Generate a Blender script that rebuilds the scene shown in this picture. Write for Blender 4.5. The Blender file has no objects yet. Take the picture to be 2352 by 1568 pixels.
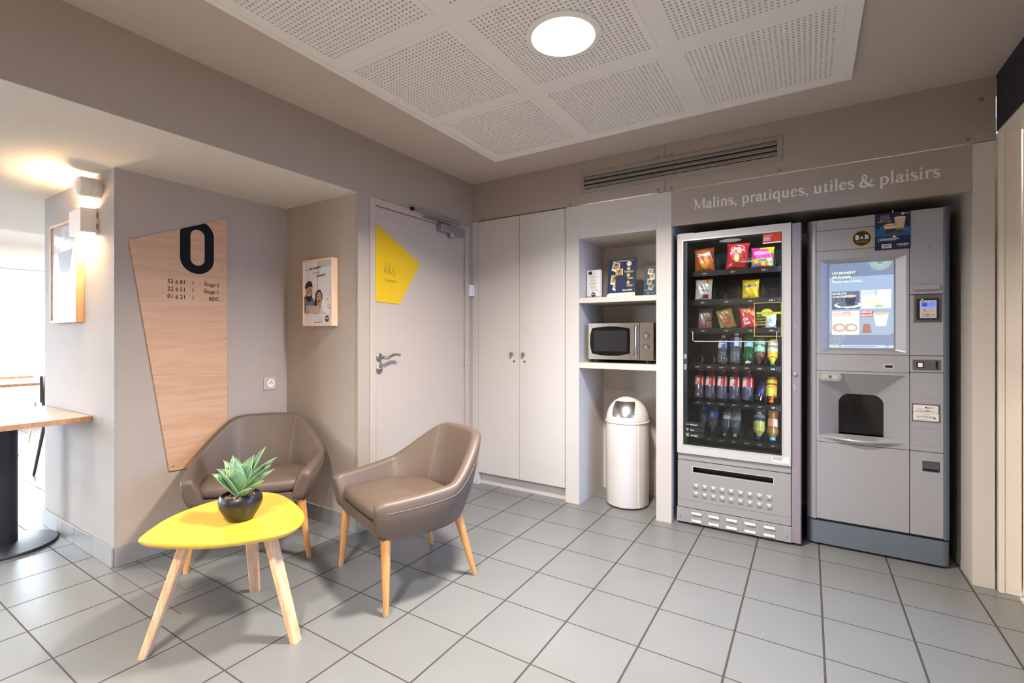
import bpy, math, random
from mathutils import Vector, Matrix
random.seed(7)
SC = bpy.context.scene
COL = SC.collection
PI = math.pi
def R(a): return math.radians(a)

# ---------------------------------------------------------------- camera
cd = bpy.data.cameras.new('camera'); cam = bpy.data.objects.new('camera', cd); COL.objects.link(cam)
cam.location = (0, 0, 1.2); cam.rotation_euler = (R(90), 0, R(31.965))
cd.sensor_width = 36; cd.lens = 36*1092.4/2352; cd.shift_y = -12.9/2352; cd.clip_start = .02
SC.camera = cam
# ---------------------------------------------------------------- daylight (world)
W = bpy.data.worlds.new('daylight'); SC.world = W; W.use_nodes = True
bg = W.node_tree.nodes['Background']; bg.inputs[0].default_value = (.88, .94, 1.0, 1); bg.inputs[1].default_value = 29.0
SC.view_settings.view_transform = 'Standard'; SC.view_settings.look = 'None'
SC.view_settings.exposure = 0.0; SC.view_settings.gamma = 1
SC.view_settings.use_curve_mapping = False
SC.cycles.use_denoising = True
SC.cycles.max_bounces = 10; SC.cycles.diffuse_bounces = 6; SC.cycles.glossy_bounces = 4
SC.cycles.transparent_max_bounces = 16; SC.cycles.transmission_bounces = 6
SC.cycles.sample_clamp_indirect = 12; SC.cycles.caustics_reflective = False; SC.cycles.caustics_refractive = False
LED_W = 84.0          # ceiling spots
LED_COL = (1.0, .94, .865)
SCONCE = 400.0

# ---------------------------------------------------------------- materials
def lin(c):
    return tuple(((v/255)/12.92 if v/255 <= .04045 else ((v/255+.055)/1.055)**2.4) for v in c)
_M = {}
def M(name, c=(200, 200, 200), rough=.5, metal=0., bump=0., bs=200., var=0., vs=8., coat=0., stretch=None, emit=0., spec=.5, detail=3, bdist=.002):
    if name in _M: return _M[name]
    m = bpy.data.materials.new(name); m.use_nodes = True; nt = m.node_tree; N = nt.nodes; L = nt.links
    p = N['Principled BSDF']; p.inputs['Base Color'].default_value = (*lin(c), 1)
    p.inputs['Roughness'].default_value = rough; p.inputs['Metallic'].default_value = metal
    p.inputs['Coat Weight'].default_value = coat; p.inputs['Specular IOR Level'].default_value = spec
    if emit: 
        p.inputs['Base Color'].default_value = (.012, .012, .014, 1)
        p.inputs['Emission Color'].default_value = (*lin(c), 1); p.inputs['Emission Strength'].default_value = emit
    if bump or var:
        tc = N.new('ShaderNodeTexCoord'); mp = N.new('ShaderNodeMapping'); L.new(tc.outputs['Object'], mp.inputs[0])
        if stretch: mp.inputs['Scale'].default_value = stretch
    if bump:
        n = N.new('ShaderNodeTexNoise'); n.inputs['Scale'].default_value = bs; n.inputs['Detail'].default_value = detail
        b = N.new('ShaderNodeBump'); b.inputs['Strength'].default_value = bump; b.inputs['Distance'].default_value = bdist
        L.new(mp.outputs[0], n.inputs['Vector']); L.new(n.outputs[0], b.inputs['Height']); L.new(b.outputs[0], p.inputs['Normal'])
    if var:
        n = N.new('ShaderNodeTexNoise'); n.inputs['Scale'].default_value = vs; n.inputs['Detail'].default_value = 4
        r = N.new('ShaderNodeMapRange'); r.inputs[3].default_value = 1-var; r.inputs[4].default_value = 1+var
        r.inputs[1].default_value = .3; r.inputs[2].default_value = .7
        mx = N.new('ShaderNodeVectorMath'); mx.operation = 'SCALE'; mx.inputs[0].default_value = lin(c)
        L.new(mp.outputs[0], n.inputs['Vector']); L.new(n.outputs[0], r.inputs[0]); L.new(r.outputs[0], mx.inputs['Scale']); L.new(mx.outputs[0], p.inputs['Base Color'])
    _M[name] = m; return m

def glassy(name, tint=(255, 255, 255), ior=1.5, rough=0., extra=0.):
    """thin clear sheet: fresnel mirror over see-through"""
    if name in _M: return _M[name]
    m = bpy.data.materials.new(name); m.use_nodes = True; nt = m.node_tree; N = nt.nodes; L = nt.links
    N.remove(N['Principled BSDF']); o = N['Material Output']
    t = N.new('ShaderNodeBsdfTransparent'); t.inputs[0].default_value = (*lin(tint), 1)
    g = N.new('ShaderNodeBsdfGlossy'); g.inputs['Roughness'].default_value = rough
    f = N.new('ShaderNodeFresnel'); f.inputs[0].default_value = ior; a = N.new('ShaderNodeMath'); a.inputs[1].default_value = extra
    x = N.new('ShaderNodeMixShader'); L.new(f.outputs[0], a.inputs[0]); L.new(a.outputs[0], x.inputs[0])
    L.new(t.outputs[0], x.inputs[1]); L.new(g.outputs[0], x.inputs[2]); L.new(x.outputs[0], o.inputs[0])
    _M[name] = m; return m

def plastic(name, tint, glint_tint, amt=.2):
    m = glassy(name, tint, 1.5, .05, .06); nt = m.node_tree; N = nt.nodes; L = nt.links
    o = N['Material Output']; src = o.inputs[0].links[0].from_socket
    d = N.new('ShaderNodeBsdfPrincipled'); d.inputs['Base Color'].default_value = (*lin(glint_tint), 1); d.inputs['Roughness'].default_value = .15  # pale diffuse mixed in stands for light refracted in the bottles
    x = N.new('ShaderNodeMixShader'); x.inputs[0].default_value = amt; L.new(src, x.inputs[1]); L.new(d.outputs[0], x.inputs[2]); L.new(x.outputs[0], o.inputs[0]); return m
def wood(name, c1, c2, rough=.45, axis='Z', scale=1.0, coat=0.):
    if name in _M: return _M[name]
    m = bpy.data.materials.new(name); m.use_nodes = True; nt = m.node_tree; N = nt.nodes; L = nt.links
    p = N['Principled BSDF']; p.inputs['Roughness'].default_value = rough; p.inputs['Coat Weight'].default_value = coat
    tc = N.new('ShaderNodeTexCoord'); mp = N.new('ShaderNodeMapping'); L.new(tc.outputs['Object'], mp.inputs[0])
    s = {'X': (1.2, 14, 14), 'Y': (14, 1.2, 14), 'Z': (14, 14, 1.2)}[axis]
    mp.inputs['Scale'].default_value = tuple(v*scale for v in s)
    n = N.new('ShaderNodeTexNoise'); n.inputs['Scale'].default_value = 2.2; n.inputs['Detail'].default_value = 8; n.inputs['Distortion'].default_value = 1.1
    n2 = N.new('ShaderNodeTexNoise'); n2.inputs['Scale'].default_value = 14; n2.inputs['Detail'].default_value = 4
    L.new(mp.outputs[0], n.inputs['Vector']); L.new(mp.outputs[0], n2.inputs['Vector'])
    ad = N.new('ShaderNodeMath'); ad.operation = 'MULTIPLY_ADD'; ad.inputs[1].default_value = .3; L.new(n2.outputs[0], ad.inputs[0]); L.new(n.outputs[0], ad.inputs[2])
    cr = N.new('ShaderNodeValToRGB'); cr.color_ramp.elements[0].position = .48; cr.color_ramp.elements[1].position = .82
    cr.color_ramp.elements[0].color = (*lin(c1), 1); cr.color_ramp.elements[1].color = (*lin(c2), 1)
    L.new(ad.outputs[0], cr.inputs[0]); L.new(cr.outputs[0], p.inputs['Base Color'])
    _M[name] = m; return m

def floor_material():
    m = bpy.data.materials.new('floor_tiles'); m.use_nodes = True; nt = m.node_tree; N = nt.nodes; L = nt.links
    p = N['Principled BSDF']
    g = N.new('ShaderNodeNewGeometry'); sp = N.new('ShaderNodeSeparateXYZ'); L.new(g.outputs['Position'], sp.inputs[0])
    def math_(op, a, b=None, c=None):
        n = N.new('ShaderNodeMath'); n.operation = op
        for k, v in enumerate((a, b, c)):
            if v is None: continue
            if isinstance(v, (int, float)): n.inputs[k].default_value = v
            else: L.new(v, n.inputs[k])
        return n.outputs[0]
    P = .3046
    ax = math_('ADD', sp.outputs[0], 2.083); ay = math_('SUBTRACT', sp.outputs[1], 3.034)
    dx = math_('PINGPONG', ax, P/2); dy = math_('PINGPONG', ay, P/2)
    wob = N.new('ShaderNodeTexNoise'); wob.inputs['Scale'].default_value = 30; L.new(g.outputs['Position'], wob.inputs['Vector'])
    wb = math_('MULTIPLY_ADD', wob.outputs[0], .0008, -.0004)
    lx = math_('LESS_THAN', math_('ADD', dx, wb), .0040); ly = math_('LESS_THAN', math_('ADD', dy, wb), .0028)
    mask = math_('MAXIMUM', lx, ly)
    fx = math_('FLOOR', math_('DIVIDE', ax, P)); fy = math_('FLOOR', math_('DIVIDE', ay, P))
    cb = N.new('ShaderNodeCombineXYZ'); L.new(fx, cb.inputs[0]); L.new(fy, cb.inputs[1])
    wn = N.new('ShaderNodeTexWhiteNoise'); L.new(cb.outputs[0], wn.inputs['Vector'])
    sp1 = N.new('ShaderNodeTexNoise'); sp1.inputs['Scale'].default_value = 420; sp1.inputs['Detail'].default_value = 2; L.new(g.outputs['Position'], sp1.inputs['Vector'])
    sp2 = N.new('ShaderNodeTexNoise'); sp2.inputs['Scale'].default_value = 5; sp2.inputs['Detail'].default_value = 4; L.new(g.outputs['Position'], sp2.inputs['Vector'])
    v = math_('MULTIPLY_ADD', wn.outputs[0], .05, .78)
    v = math_('MULTIPLY_ADD', sp1.outputs[0], .36, v); v = math_('MULTIPLY_ADD', sp2.outputs[0], .12, v)
    sc = N.new('ShaderNodeVectorMath'); sc.operation = 'SCALE'; sc.inputs[0].default_value = lin((115, 115, 113)); L.new(v, sc.inputs['Scale'])
    mx = N.new('ShaderNodeMix'); mx.data_type = 'RGBA'; L.new(mask, mx.inputs[0]); L.new(sc.outputs[0], mx.inputs[6]); mx.inputs[7].default_value = (*lin((62, 54, 49)), 1)
    L.new(mx.outputs[2], p.inputs['Base Color'])
    L.new(math_('MULTIPLY_ADD', mask, .45, math_('MULTIPLY_ADD', sp2.outputs[0], .16, .27)), p.inputs['Roughness'])
    b = N.new('ShaderNodeBump'); b.inputs['Distance'].default_value = .002; b.inputs['Strength'].default_value = .6
    L.new(math_('SUBTRACT', math_('MULTIPLY', sp1.outputs[0], .12), mask), b.inputs['Height']); L.new(b.outputs[0], p.inputs['Normal'])
    return m

def weave(name, c, sx, sy, sz, rough=.85, strength=.9):
    """painted woven wall covering"""
    if name in _M: return _M[name]
    m = M(name, c, rough); nt = m.node_tree; N = nt.nodes; L = nt.links; p = N['Principled BSDF']
    g = N.new('ShaderNodeNewGeometry'); mp = N.new('ShaderNodeMapping'); L.new(g.outputs['Position'], mp.inputs[0]); mp.inputs['Scale'].default_value = (sx, sy, sz)
    n = N.new('ShaderNodeTexNoise'); n.inputs['Scale'].default_value = 1; n.inputs['Detail'].default_value = 2
    b = N.new('ShaderNodeBump'); b.inputs['Strength'].default_value = strength; b.inputs['Distance'].default_value = .003
    L.new(mp.outputs[0], n.inputs['Vector']); L.new(n.outputs[0], b.inputs['Height']); L.new(b.outputs[0], p.inputs['Normal'])
    return m

WALLC = (168, 154, 140)
paint = M('wall_paint', WALLC, .8, bump=.25, bs=220)
weaveA = weave('woven_wallpaper', (179, 165, 152), 170, 170, 300)
weaveB = weave('woven_wallpaper_light', (172, 164, 158), 60, 60, 420)
panel = M('panel_laminate', (200, 192, 184), .55)
panel_up = M('upper_panel_paint', (166, 153, 143), .6)
doorp = M('door_paint', (184, 169, 154), .5, bump=.08, bs=150)
ceilp = M('ceiling_paint', (196, 183, 173), .9, bump=.3, bs=180)
roughceil = M('rough_plaster', (224, 217, 209), .95, bump=.9, bs=110, bdist=.006, detail=4)
tilew = M('ceiling_tile_white', (232, 228, 225), .8)
white = M('white_paint', (232, 230, 226), .6)
black = M('black_void', (8, 8, 9), .8)
dark = M('dark_plastic', (22, 23, 26), .4)
navyW = M('navy_wall', (38, 38, 50), .8, bump=.3, bs=200)
steel = M('brushed_steel', (178, 176, 172), .3, 1.)
chrome = M('chrome', (225, 225, 225), .08, 1.)
alu = M('aluminium', (190, 188, 186), .38, .9)

# ---------------------------------------------------------------- mesh collector
class MB:
    def __init__(s): s.v = []; s.f = []; s.m = []; s.sm = []
    def add(s, vs, fs, mi=0, smooth=False):
        o = len(s.v); s.v += [tuple(v) for v in vs]; s.f += [tuple(i+o for i in f) for f in fs]; s.m += [mi]*len(fs); s.sm += [smooth]*len(fs); return s
    def box(s, x0, x1, y0, y1, z0, z1, mi=0):
        x0, x1 = min(x0, x1), max(x0, x1); y0, y1 = min(y0, y1), max(y0, y1); z0, z1 = min(z0, z1), max(z0, z1)
        vs = [(x, y, z) for z in (z0, z1) for y in (y0, y1) for x in (x0, x1)]
        return s.add(vs, [(0, 2, 3, 1), (4, 5, 7, 6), (0, 1, 5, 4), (2, 6, 7, 3), (0, 4, 6, 2), (1, 3, 7, 5)], mi)
    def prism(s, pts, a0, a1, axis='z', mi=0, smooth=False):
        """pts in the plane across axis: z->(x,y) y->(x,z) x->(y,z)"""
        f = {'z': lambda p, a: (p[0], p[1], a), 'y': lambda p, a: (p[0], a, p[1]), 'x': lambda p, a: (a, p[0], p[1])}[axis]
        n = len(pts); vs = [f(p, a0) for p in pts]+[f(p, a1) for p in pts]
        s.add(vs, [tuple(range(n))[::-1], tuple(range(n, 2*n))], mi)
        return s.add(vs, [(i, (i+1) % n, n+(i+1) % n, n+i) for i in range(n)], mi, smooth)
    def loops(s, loops, mi=0, cap0=True, cap1=True, closed=True, smooth=True):
        n = len(loops[0]); vs = [p for l in loops for p in l]; fs = []
        for k in range(len(loops)-1):
            for i in range(n if closed else n-1):
                j = (i+1) % n; fs.append((k*n+i, k*n+j, (k+1)*n+j, (k+1)*n+i))
        s.add(vs, fs, mi, smooth)
        if cap0: s.add(loops[0], [tuple(range(n))[::-1]], mi)
        if cap1: s.add(loops[-1], [tuple(range(n))], mi)
        return s
    def lathe(s, prof, c=(0, 0, 0), n=24, mi=0, T=None, cap0=True, cap1=True, sx=1, sy=1):
        ls = []
        for r, z in prof:
            l = [Vector((math.cos(2*PI*i/n)*r*sx, math.sin(2*PI*i/n)*r*sy, z)) for i in range(n)]
            if T is not None: l = [T @ v for v in l]
            ls.append([(v[0]+c[0], v[1]+c[1], v[2]+c[2]) for v in l])
        return s.loops(ls, mi, cap0, cap1)
    def tube(s, pts, r, n=8, mi=0, caps=True, flat=1.0):
        P = [Vector(p) for p in pts]; ls = []; up = None
        for i, p in enumerate(P):
            d = (P[min(i+1, len(P)-1)]-P[max(i-1, 0)]).normalized()
            if up is None:
                up = Vector((0, 0, 1)) if abs(d.z) < .9 else Vector((1, 0, 0))
            a = d.cross(up).normalized(); b = a.cross(d).normalized(); up = b
            rr = r[i] if isinstance(r, (list, tuple)) else r
            ls.append([p+a*math.cos(2*PI*k/n)*rr+b*math.sin(2*PI*k/n)*rr*flat for k in range(n)])
        return s.loops(ls, mi, caps, caps)
    def ball(s, c, rx, ry=None, rz=None, n=14, m=8, mi=0):
        ry = ry or rx; rz = rz or rx
        return s.loops([[(c[0]+rx*math.sin(PI*(k+.02)/(m+.04))*math.cos(2*PI*i/n), c[1]+ry*math.sin(PI*(k+.02)/(m+.04))*math.sin(2*PI*i/n), c[2]-rz*math.cos(PI*k/m)) for i in range(n)] for k in range(m+1)], mi)
    def ringplate(s, outer, inner, y0, y1, mi=0):
        """plate in the xz plane with a hole; outer and inner loops have as many points; y0 is the front"""
        n = len(outer)
        V = [(x, y0, z) for x, z in outer]+[(x, y0, z) for x, z in inner]+[(x, y1, z) for x, z in outer]+[(x, y1, z) for x, z in inner]
        fs = []
        for i in range(n):
            j = (i+1) % n
            fs += [(i, j, n+j, n+i), (2*n+i, 3*n+i, 3*n+j, 2*n+j), (i, 2*n+i, 2*n+j, j), (n+i, n+j, 3*n+j, 3*n+i)]
        return s.add(V, fs, mi)
    def build(s, name, mats, parent=None, local=False, bevel=0., seg=2, sharp=35, subsurf=0):
        me = bpy.data.meshes.new(name)
        vs = s.v
        if parent is not None and not local:
            inv = wmat(parent).inverted(); vs = [inv @ Vector(v) for v in vs]
        me.from_pydata([tuple(v) for v in vs], [], s.f)
        if not isinstance(mats, (list, tuple)): mats = [mats]
        for m in mats: me.materials.append(m)
        me.polygons.foreach_set('material_index', s.m); me.polygons.foreach_set('use_smooth', s.sm)
        me.update(); me.validate()
        if any(s.sm):
            try: me.set_sharp_from_angle(angle=R(sharp))
            except Exception: pass
        o = bpy.data.objects.new(name, me); COL.objects.link(o)
        if parent is not None: o.parent = parent
        if bevel:
            b = o.modifiers.new('b', 'BEVEL'); b.width = bevel; b.segments = seg; b.limit_method = 'ANGLE'; b.angle_limit = R(40)
        if subsurf:
            b = o.modifiers.new('s', 'SUBSURF'); b.levels = subsurf; b.render_levels = subsurf
        return o
def wmat(o):
    m = o.matrix_basis.copy(); p = o.parent
    while p: m = p.matrix_basis @ m; p = p.parent
    return m
def thing(name, label, cat, loc=(0, 0, 0), rz=0., group=None):
    o = bpy.data.objects.new(name, None); COL.objects.link(o); o.location = loc; o.rotation_euler = (0, 0, R(rz)); o.empty_display_size = .05
    tag(o, label, cat, group); return o
def tag(o, label, cat, group=None):
    o['label'] = label; o['category'] = cat
    if group: o['group'] = group
    return o
def struct(o): o['kind'] = 'structure'; return o
def kids(o): return [c for c in bpy.data.objects if c.parent == o]
def copy_tree(o, parent=None):
    ch = kids(o); c = o.copy(); COL.objects.link(c); c.parent = parent
    for k in ch: copy_tree(k, c)
    return c
def rrect(x0, x1, z0, z1, r, n=5, corners=(1, 1, 1, 1)):
    """rounded rectangle loop, counter-clockwise from lower left"""
    out = []
    for k, (cx, cz, a) in enumerate(((x0+r, z0+r, 180), (x1-r, z0+r, 270), (x1-r, z1-r, 0), (x0+r, z1-r, 90))):
        for i in range(n+1):
            t = R(a+90*i/n)
            if corners[k]: out.append((cx+r*math.cos(t), cz+r*math.sin(t)))
            else: out.append(((x0, x1, x1, x0)[k], (z0, z0, z1, z1)[k]))
    return out
def catmull(P, n=8, closed=False):
    P = [Vector(p) for p in P]; out = []; N_ = len(P)
    for i in range(N_ if closed else N_-1):
        if closed: a, b, c, d = P[i-1], P[i], P[(i+1) % N_], P[(i+2) % N_]
        else: a, b, c, d = P[max(i-1, 0)], P[i], P[i+1], P[min(i+2, N_-1)]
        for k in range(n):
            t = k/n; out.append(.5*((2*b)+(c-a)*t+(2*a-5*b+4*c-d)*t*t+(3*b-a-3*c+d)*t**3))
    if not closed: out.append(P[-1])
    return out

# ---------------------------------------------------------------- flat print collector
class Canvas:
    """printed shapes on the plane o + u*x + v*y, stacked outward by layers"""
    def __init__(s, o, u, v, eps=.0003, warp=None):
        s.o = Vector(o); s.u = Vector(u).normalized(); s.v = Vector(v).normalized(); s.n = s.u.cross(s.v); s.eps = eps; s.mb = MB(); s.mats = []; s.warp = warp; s.lay = 0
    def mi(s, m):
        if m not in s.mats: s.mats.append(m)
        return s.mats.index(m)
    def P(s, x, y, l):
        e = s.eps*(l+1)+(s.warp(x, y) if s.warp else 0)
        return s.o+s.u*x+s.v*y+s.n*e
    def poly(s, pts, m, l=None):
        s.lay += 1; l = s.lay*.25 if l is None else l
        s.mb.add([s.P(x, y, l) for x, y in pts], [tuple(range(len(pts)))], s.mi(m)); return s
    def rect(s, x0, y0, x1, y1, m, l=None): return s.poly([(x0, y0), (x1, y0), (x1, y1), (x0, y1)], m, l)
    def ell(s, cx, cy, rx, ry, m, l=None, n=28, a0=0, a1=360):
        full = abs(a1-a0) >= 360
        return s.poly([(cx+rx*math.cos(R(a0+(a1-a0)*i/(n if full else n-1))), cy+ry*math.sin(R(a0+(a1-a0)*i/(n if full else n-1)))) for i in range(n)], m, l)
    def ring(s, cx, cy, r0, r1, m, l=None, n=28, ky=1, a0=0, a1=360):
        s.lay += 1; l = s.lay*.25 if l is None else l
        vs = []
        for i in range(n+1):
            t = R(a0+(a1-a0)*i/n); vs += [s.P(cx+r0*math.cos(t), cy+r0*ky*math.sin(t), l), s.P(cx+r1*math.cos(t), cy+r1*ky*math.sin(t), l)]
        s.mb.add(vs, [(2*i, 2*i+1, 2*i+3, 2*i+2) for i in range(n)], s.mi(m)); return s
    def line(s, pts, w, m, l=None):
        s.lay += 1; l = s.lay*.25 if l is None else l
        n = len(pts); P = [Vector((p[0], p[1])) for p in pts]; vs = []
        for i in range(n):
            d = (P[min(i+1, n-1)]-P[max(i-1, 0)]).normalized(); q = Vector((-d.y, d.x)); ww = (w[i] if isinstance(w, (list, tuple)) else w)/2
            a = P[i]+q*ww; b = P[i]-q*ww; vs += [s.P(a.x, a.y, l), s.P(b.x, b.y, l)]
        s.mb.add(vs, [(2*i, 2*i+1, 2*i+3, 2*i+2) for i in range(n-1)], s.mi(m)); return s
    def frame(s, x0, y0, x1, y1, w, m, l=None):
        s.lay += 1; l = s.lay*.25 if l is None else l
        for a in ((x0, y0, x1, y0+w), (x0, y1-w, x1, y1), (x0, y0+w, x0+w, y1-w), (x1-w, y0+w, x1, y1-w)): s.rect(*a, m, l)
        return s
    def text(s, t, x, y, h, m, align='L', bold=0., shear=0., sx=1., rot=0., l=None):
        """h = cap height; y = base line"""
        s.lay += 1; l = s.lay*.25 if l is None else l
        c = bpy.data.curves.new('tmp', 'FONT'); c.body = t; c.size = 1; c.offset = bold; c.shear = shear
        c.align_x = {'L': 'LEFT', 'R': 'RIGHT', 'C': 'CENTER'}[align]; c.resolution_u = 3
        o = bpy.data.objects.new('tmp', c); me = bpy.data.meshes.new_from_object(o)
        k = h/.73; ca, sa = math.cos(R(rot)), math.sin(R(rot)); vs = []
        for v in me.vertices:
            a, b = v.co.x*k*sx, v.co.y*k
            vs.append(s.P(x+a*ca-b*sa, y+a*sa+b*ca, l))
        s.mb.add(vs, [tuple(p.vertices) for p in me.polygons], s.mi(m))
        bpy.data.objects.remove(o); bpy.data.curves.remove(c); bpy.data.meshes.remove(me); return s
    def scribble(s, x, y, w, h, m, rows=3, align='L'):
        """unreadable small print, as short strokes"""
        for k in range(rows):
            ww = w*random.uniform(.7, 1); x0 = x if align == 'L' else (x+w-ww if align == 'R' else x+(w-ww)/2); yy = y-k*h*1.7; a = x0
            while a < x0+ww:
                b = min(a+random.uniform(1.5, 4)*h, x0+ww); s.rect(a, yy, b, yy+h*.8, m, 3.); a = b+h*.6
        return s
    def build(s, name, parent=None, local=False): return s.mb.build(name, s.mats, parent, local)

ink = M('black_ink', (28, 28, 30), .5); wht = M('white_ink', (240, 240, 238), .5); gold = M('gold_ink', (196, 172, 60), .5)
brown = M('brown_ink', (60, 36, 26), .5); redk = M('red_ink', (200, 30, 36), .5); greyk = M('grey_ink', (110, 110, 112), .5)
skin = M('skin_print', (196, 140, 108), .6); navy = M('navy_ink', (24, 38, 70), .45); hairk = M('hair_print', (34, 26, 24), .6)

# ================================================================ SETTING
XA, YB, ZC, ZL = -2.33, 3.12, 2.433, 2.073      # left wall, joinery front, ceiling, low ceiling
XS, YP, XP = -3.055, 1.96, -4.15                 # sign wall, poster wall, pillar end
YR = -3.0
fl = MB().box(-9.2, 1.6, YR-.2, 4.4, -.1, 0).build('floor', floor_material()); struct(fl)
# repair strips and hatch lines cut in the floor near the sign wall
jm = M('thin_joint', (70, 60, 54), .9)
j = MB()
j.box(-3.06, -2.3, .983, .986, 0, .0006); j.box(-3.1, -2.68, 1.088, 1.0905, 0, .0006)
for a, b in (((-2.80, 1.09), (-2.50, 1.09)), ((-2.50, 1.09), (-2.50, 1.22)), ((-2.46, 1.02), (-2.46, 1.24)), ((-2.46, 1.02), (-2.52, 1.02))):
    j.box(min(a[0], b[0])-.0007, max(a[0], b[0])+.0007, min(a[1], b[1])-.0007, max(a[1], b[1])+.0007, 0, .0006)
j.build('floor_joint', jm, fl)

# main ceiling
c = MB().box(XA-.2, 1.6, YR-.2, 3.4, ZC, ZC+.1).build('ceiling', ceilp); struct(c); CEIL = c
# perforated tile field
TP = .655
fx = [-1.82+TP*k for k in range(4)]; fy = [2.718-TP*k for k in range(8)]
g = MB(); x0, x1, y1, y0 = fx[0], fx[-1], fy[0], fy[-1]
zt = ZC-.022
for (a, b, cc, d) in ((x0-.026, x1+.026, y1, y1+.026), (x0-.026, x1+.026, y0-.026, y0), (x0-.026, x0, y0, y1), (x1, x1+.026, y0, y1)): g.box(a, b, cc, d, zt-.004, ZC+.001)
g.box(x0, x0+.03, y0, y1, zt+.001, ZC+.001).box(x1-.03, x1, y0, y1, zt+.001, ZC+.001).box(x0, x1, y1-.03, y1, zt+.0012, ZC+.001)
for a in fx[1:-1]: g.box(a-.03, a+.03, y0, y1, zt+.001, ZC+.001)
for b in fy[1:-1]: g.box(x0, x1, b-.03, b+.03, zt+.0015, ZC+.001)
g.build('tile_grid', tilew, CEIL)
def perf(n=28, half=.2975, pitch=.0198, hw=.0045, z=0.):
    mb = MB(); cs = [(i-(n-1)/2)*pitch for i in range(n)]
    xs = [-half]+[v for q in cs for v in (q-hw, q+hw)]+[half]; K = len(xs)
    vs = [(x, y, z) for y in xs for x in xs]; fs = []
    for jy in range(K-1):
        for jx in range(K-1):
            if jx % 2 == 1 and jy % 2 == 1: continue
            fs.append((jy*K+jx, (jy+1)*K+jx, (jy+1)*K+jx+1, jy*K+jx+1))
    mb.add(vs, fs)
    for b in cs:
        for a in cs:
            v = [(a-hw, b-hw), (a+hw, b-hw), (a+hw, b+hw), (a-hw, b+hw)]
            V = [(x, y, z) for x, y in v]+[(x, y, z+.008) for x, y in v]
            mb.add(V, [(0, 1, 5, 4), (1, 2, 6, 5), (2, 3, 7, 6), (3, 0, 4, 7)], 0); mb.add(V[4:], [(3, 2, 1, 0)], 1)
    mb.add([(-half, -half, z), (half, -half, z), (half, half, z), (-half, half, z), (-half, -half, z+.01), (half, -half, z+.01), (half, half, z+.01), (-half, half, z+.01)], [(0, 1, 5, 4), (1, 2, 6, 5), (2, 3, 7, 6), (3, 0, 4, 7)])
    return mb
holem = M('tile_hole', (120, 108, 100), .9)
proto = None
for r in range(7):
    for q in range(3):
        if proto is None:
            o = perf().build('ceiling_tile', [tilew, holem], CEIL, local=True); proto = o
        else:
            o = proto.copy(); COL.objects.link(o); o.parent = CEIL
        o.location = (fx[q]+TP/2, fy[r]-TP/2, zt-.0012)

# walls
def wallbox(name, x0, x1, y0, y1, z0, z1, m): return struct(MB().box(x0, x1, y0, y1, z0, z1).build(name, m))
wallbox('wall_left_beam', XA-.12, XA, YR, YP, ZL+.001, ZC, paint)
w = MB().box(XA-.0302, XA, YP, 2.05, 0, ZC).box(XA-.12, XA, 2.05, 3.07, 2.075, ZC).box(XA-.12, XA, 3.07, 3.9, 0, ZC).build('wall_left', paint); struct(w)
wallbox('wall_poster', -3.2, XA-.03, YP, YP+.1, 0, ZL+.02, weaveA)
wallbox('wall_sign', XS-.12, XS, 1.012, YP+.1, 0, ZL+.02, weaveA)
wallbox('wall_pillar', XP, XS-.0005, 1.0, 1.1, 0, ZL+.02, weaveB)
wallbox('wall_pillar_side', XP, XP+.1, 1.1, 4.2, 0, 2.4, weaveB)
struct(MB().box(-5.6, XA-.0006, YR, YP+.1, ZL, ZL+.08).build('ceiling_low', roughceil))
wallbox('wall_low_ceiling_edge', -5.7, -5.6, YR, 4.2, ZL, 2.5, white)
struct(MB().box(-9.2, -5.6, YR-.2, 4.4, 2.4, 2.5).box(-5.6, XP, YP+.1, 4.4, ZL, ZL+.08).build('ceiling_dining', tilew))
# upper wall over the joinery, two boards
UW = struct(MB().box(XA, -.787, YB, YB+.14, 2.13, ZC).box(-.784, .752, YB, YB+.14, 2.13, ZC).build('wall_back', panel_up, bevel=.001))
cap = M('screw_cap', (128, 120, 113), .5)
for x, z in ((-1.452, 2.143), (-.828, 2.146), (-.747, 2.146), (-.828, 2.36), (-.743, 2.359), (-.139, 2.148), (.653, 2.15), (-2.30, 2.36), (-2.22, 2.145), (.70, 2.33)):
    MB().lathe([(.009, 0), (.009, .0012), (.0075, .0016)], (x, YB, z), 14, T=Matrix.Rotation(R(90), 4, 'X')).build('screw_cap', cap, UW)
wallbox('wall_back_core', XA, 1.6, 4.05, 4.15, 0, ZC, paint)
# right side: dark lintel over the entrance, jamb, glazed door
wallbox('wall_right_lintel', .752, 1.0, YR, YB, 2.163, ZC, navyW)
wallbox('wall_right', .752, 1.0, YR, .35, 0, 2.163, paint)
wallbox('wall_right_end', .90, 1.0, 3.112, 4.1, 0, ZC, paint)
cream = M('cream_gloss_paint', (226, 216, 204), .35, var=.05, vs=3)
t = MB().box(.757, .832, 3.10, 3.2, 0, 2.163).box(.757, .775, 3.095, 3.1, 0, 2.163).box(.752, .90, .35, 3.1, 2.15, 2.163).build('trim_1', cream, bevel=.002); struct(t)
MB().box(.722, .756, 3.137, 3.16, 0, .085).build('baseboard_right', M('tile_skirting', (140, 140, 138), .4)).__setitem__('kind', 'structure')
d = MB()
for a, b in ((.35, .43), (1.28, 1.36), (2.28, 2.36), (2.78, 3.1)): d.box(.835, .875, a, b, 0.01, 2.15)

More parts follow.
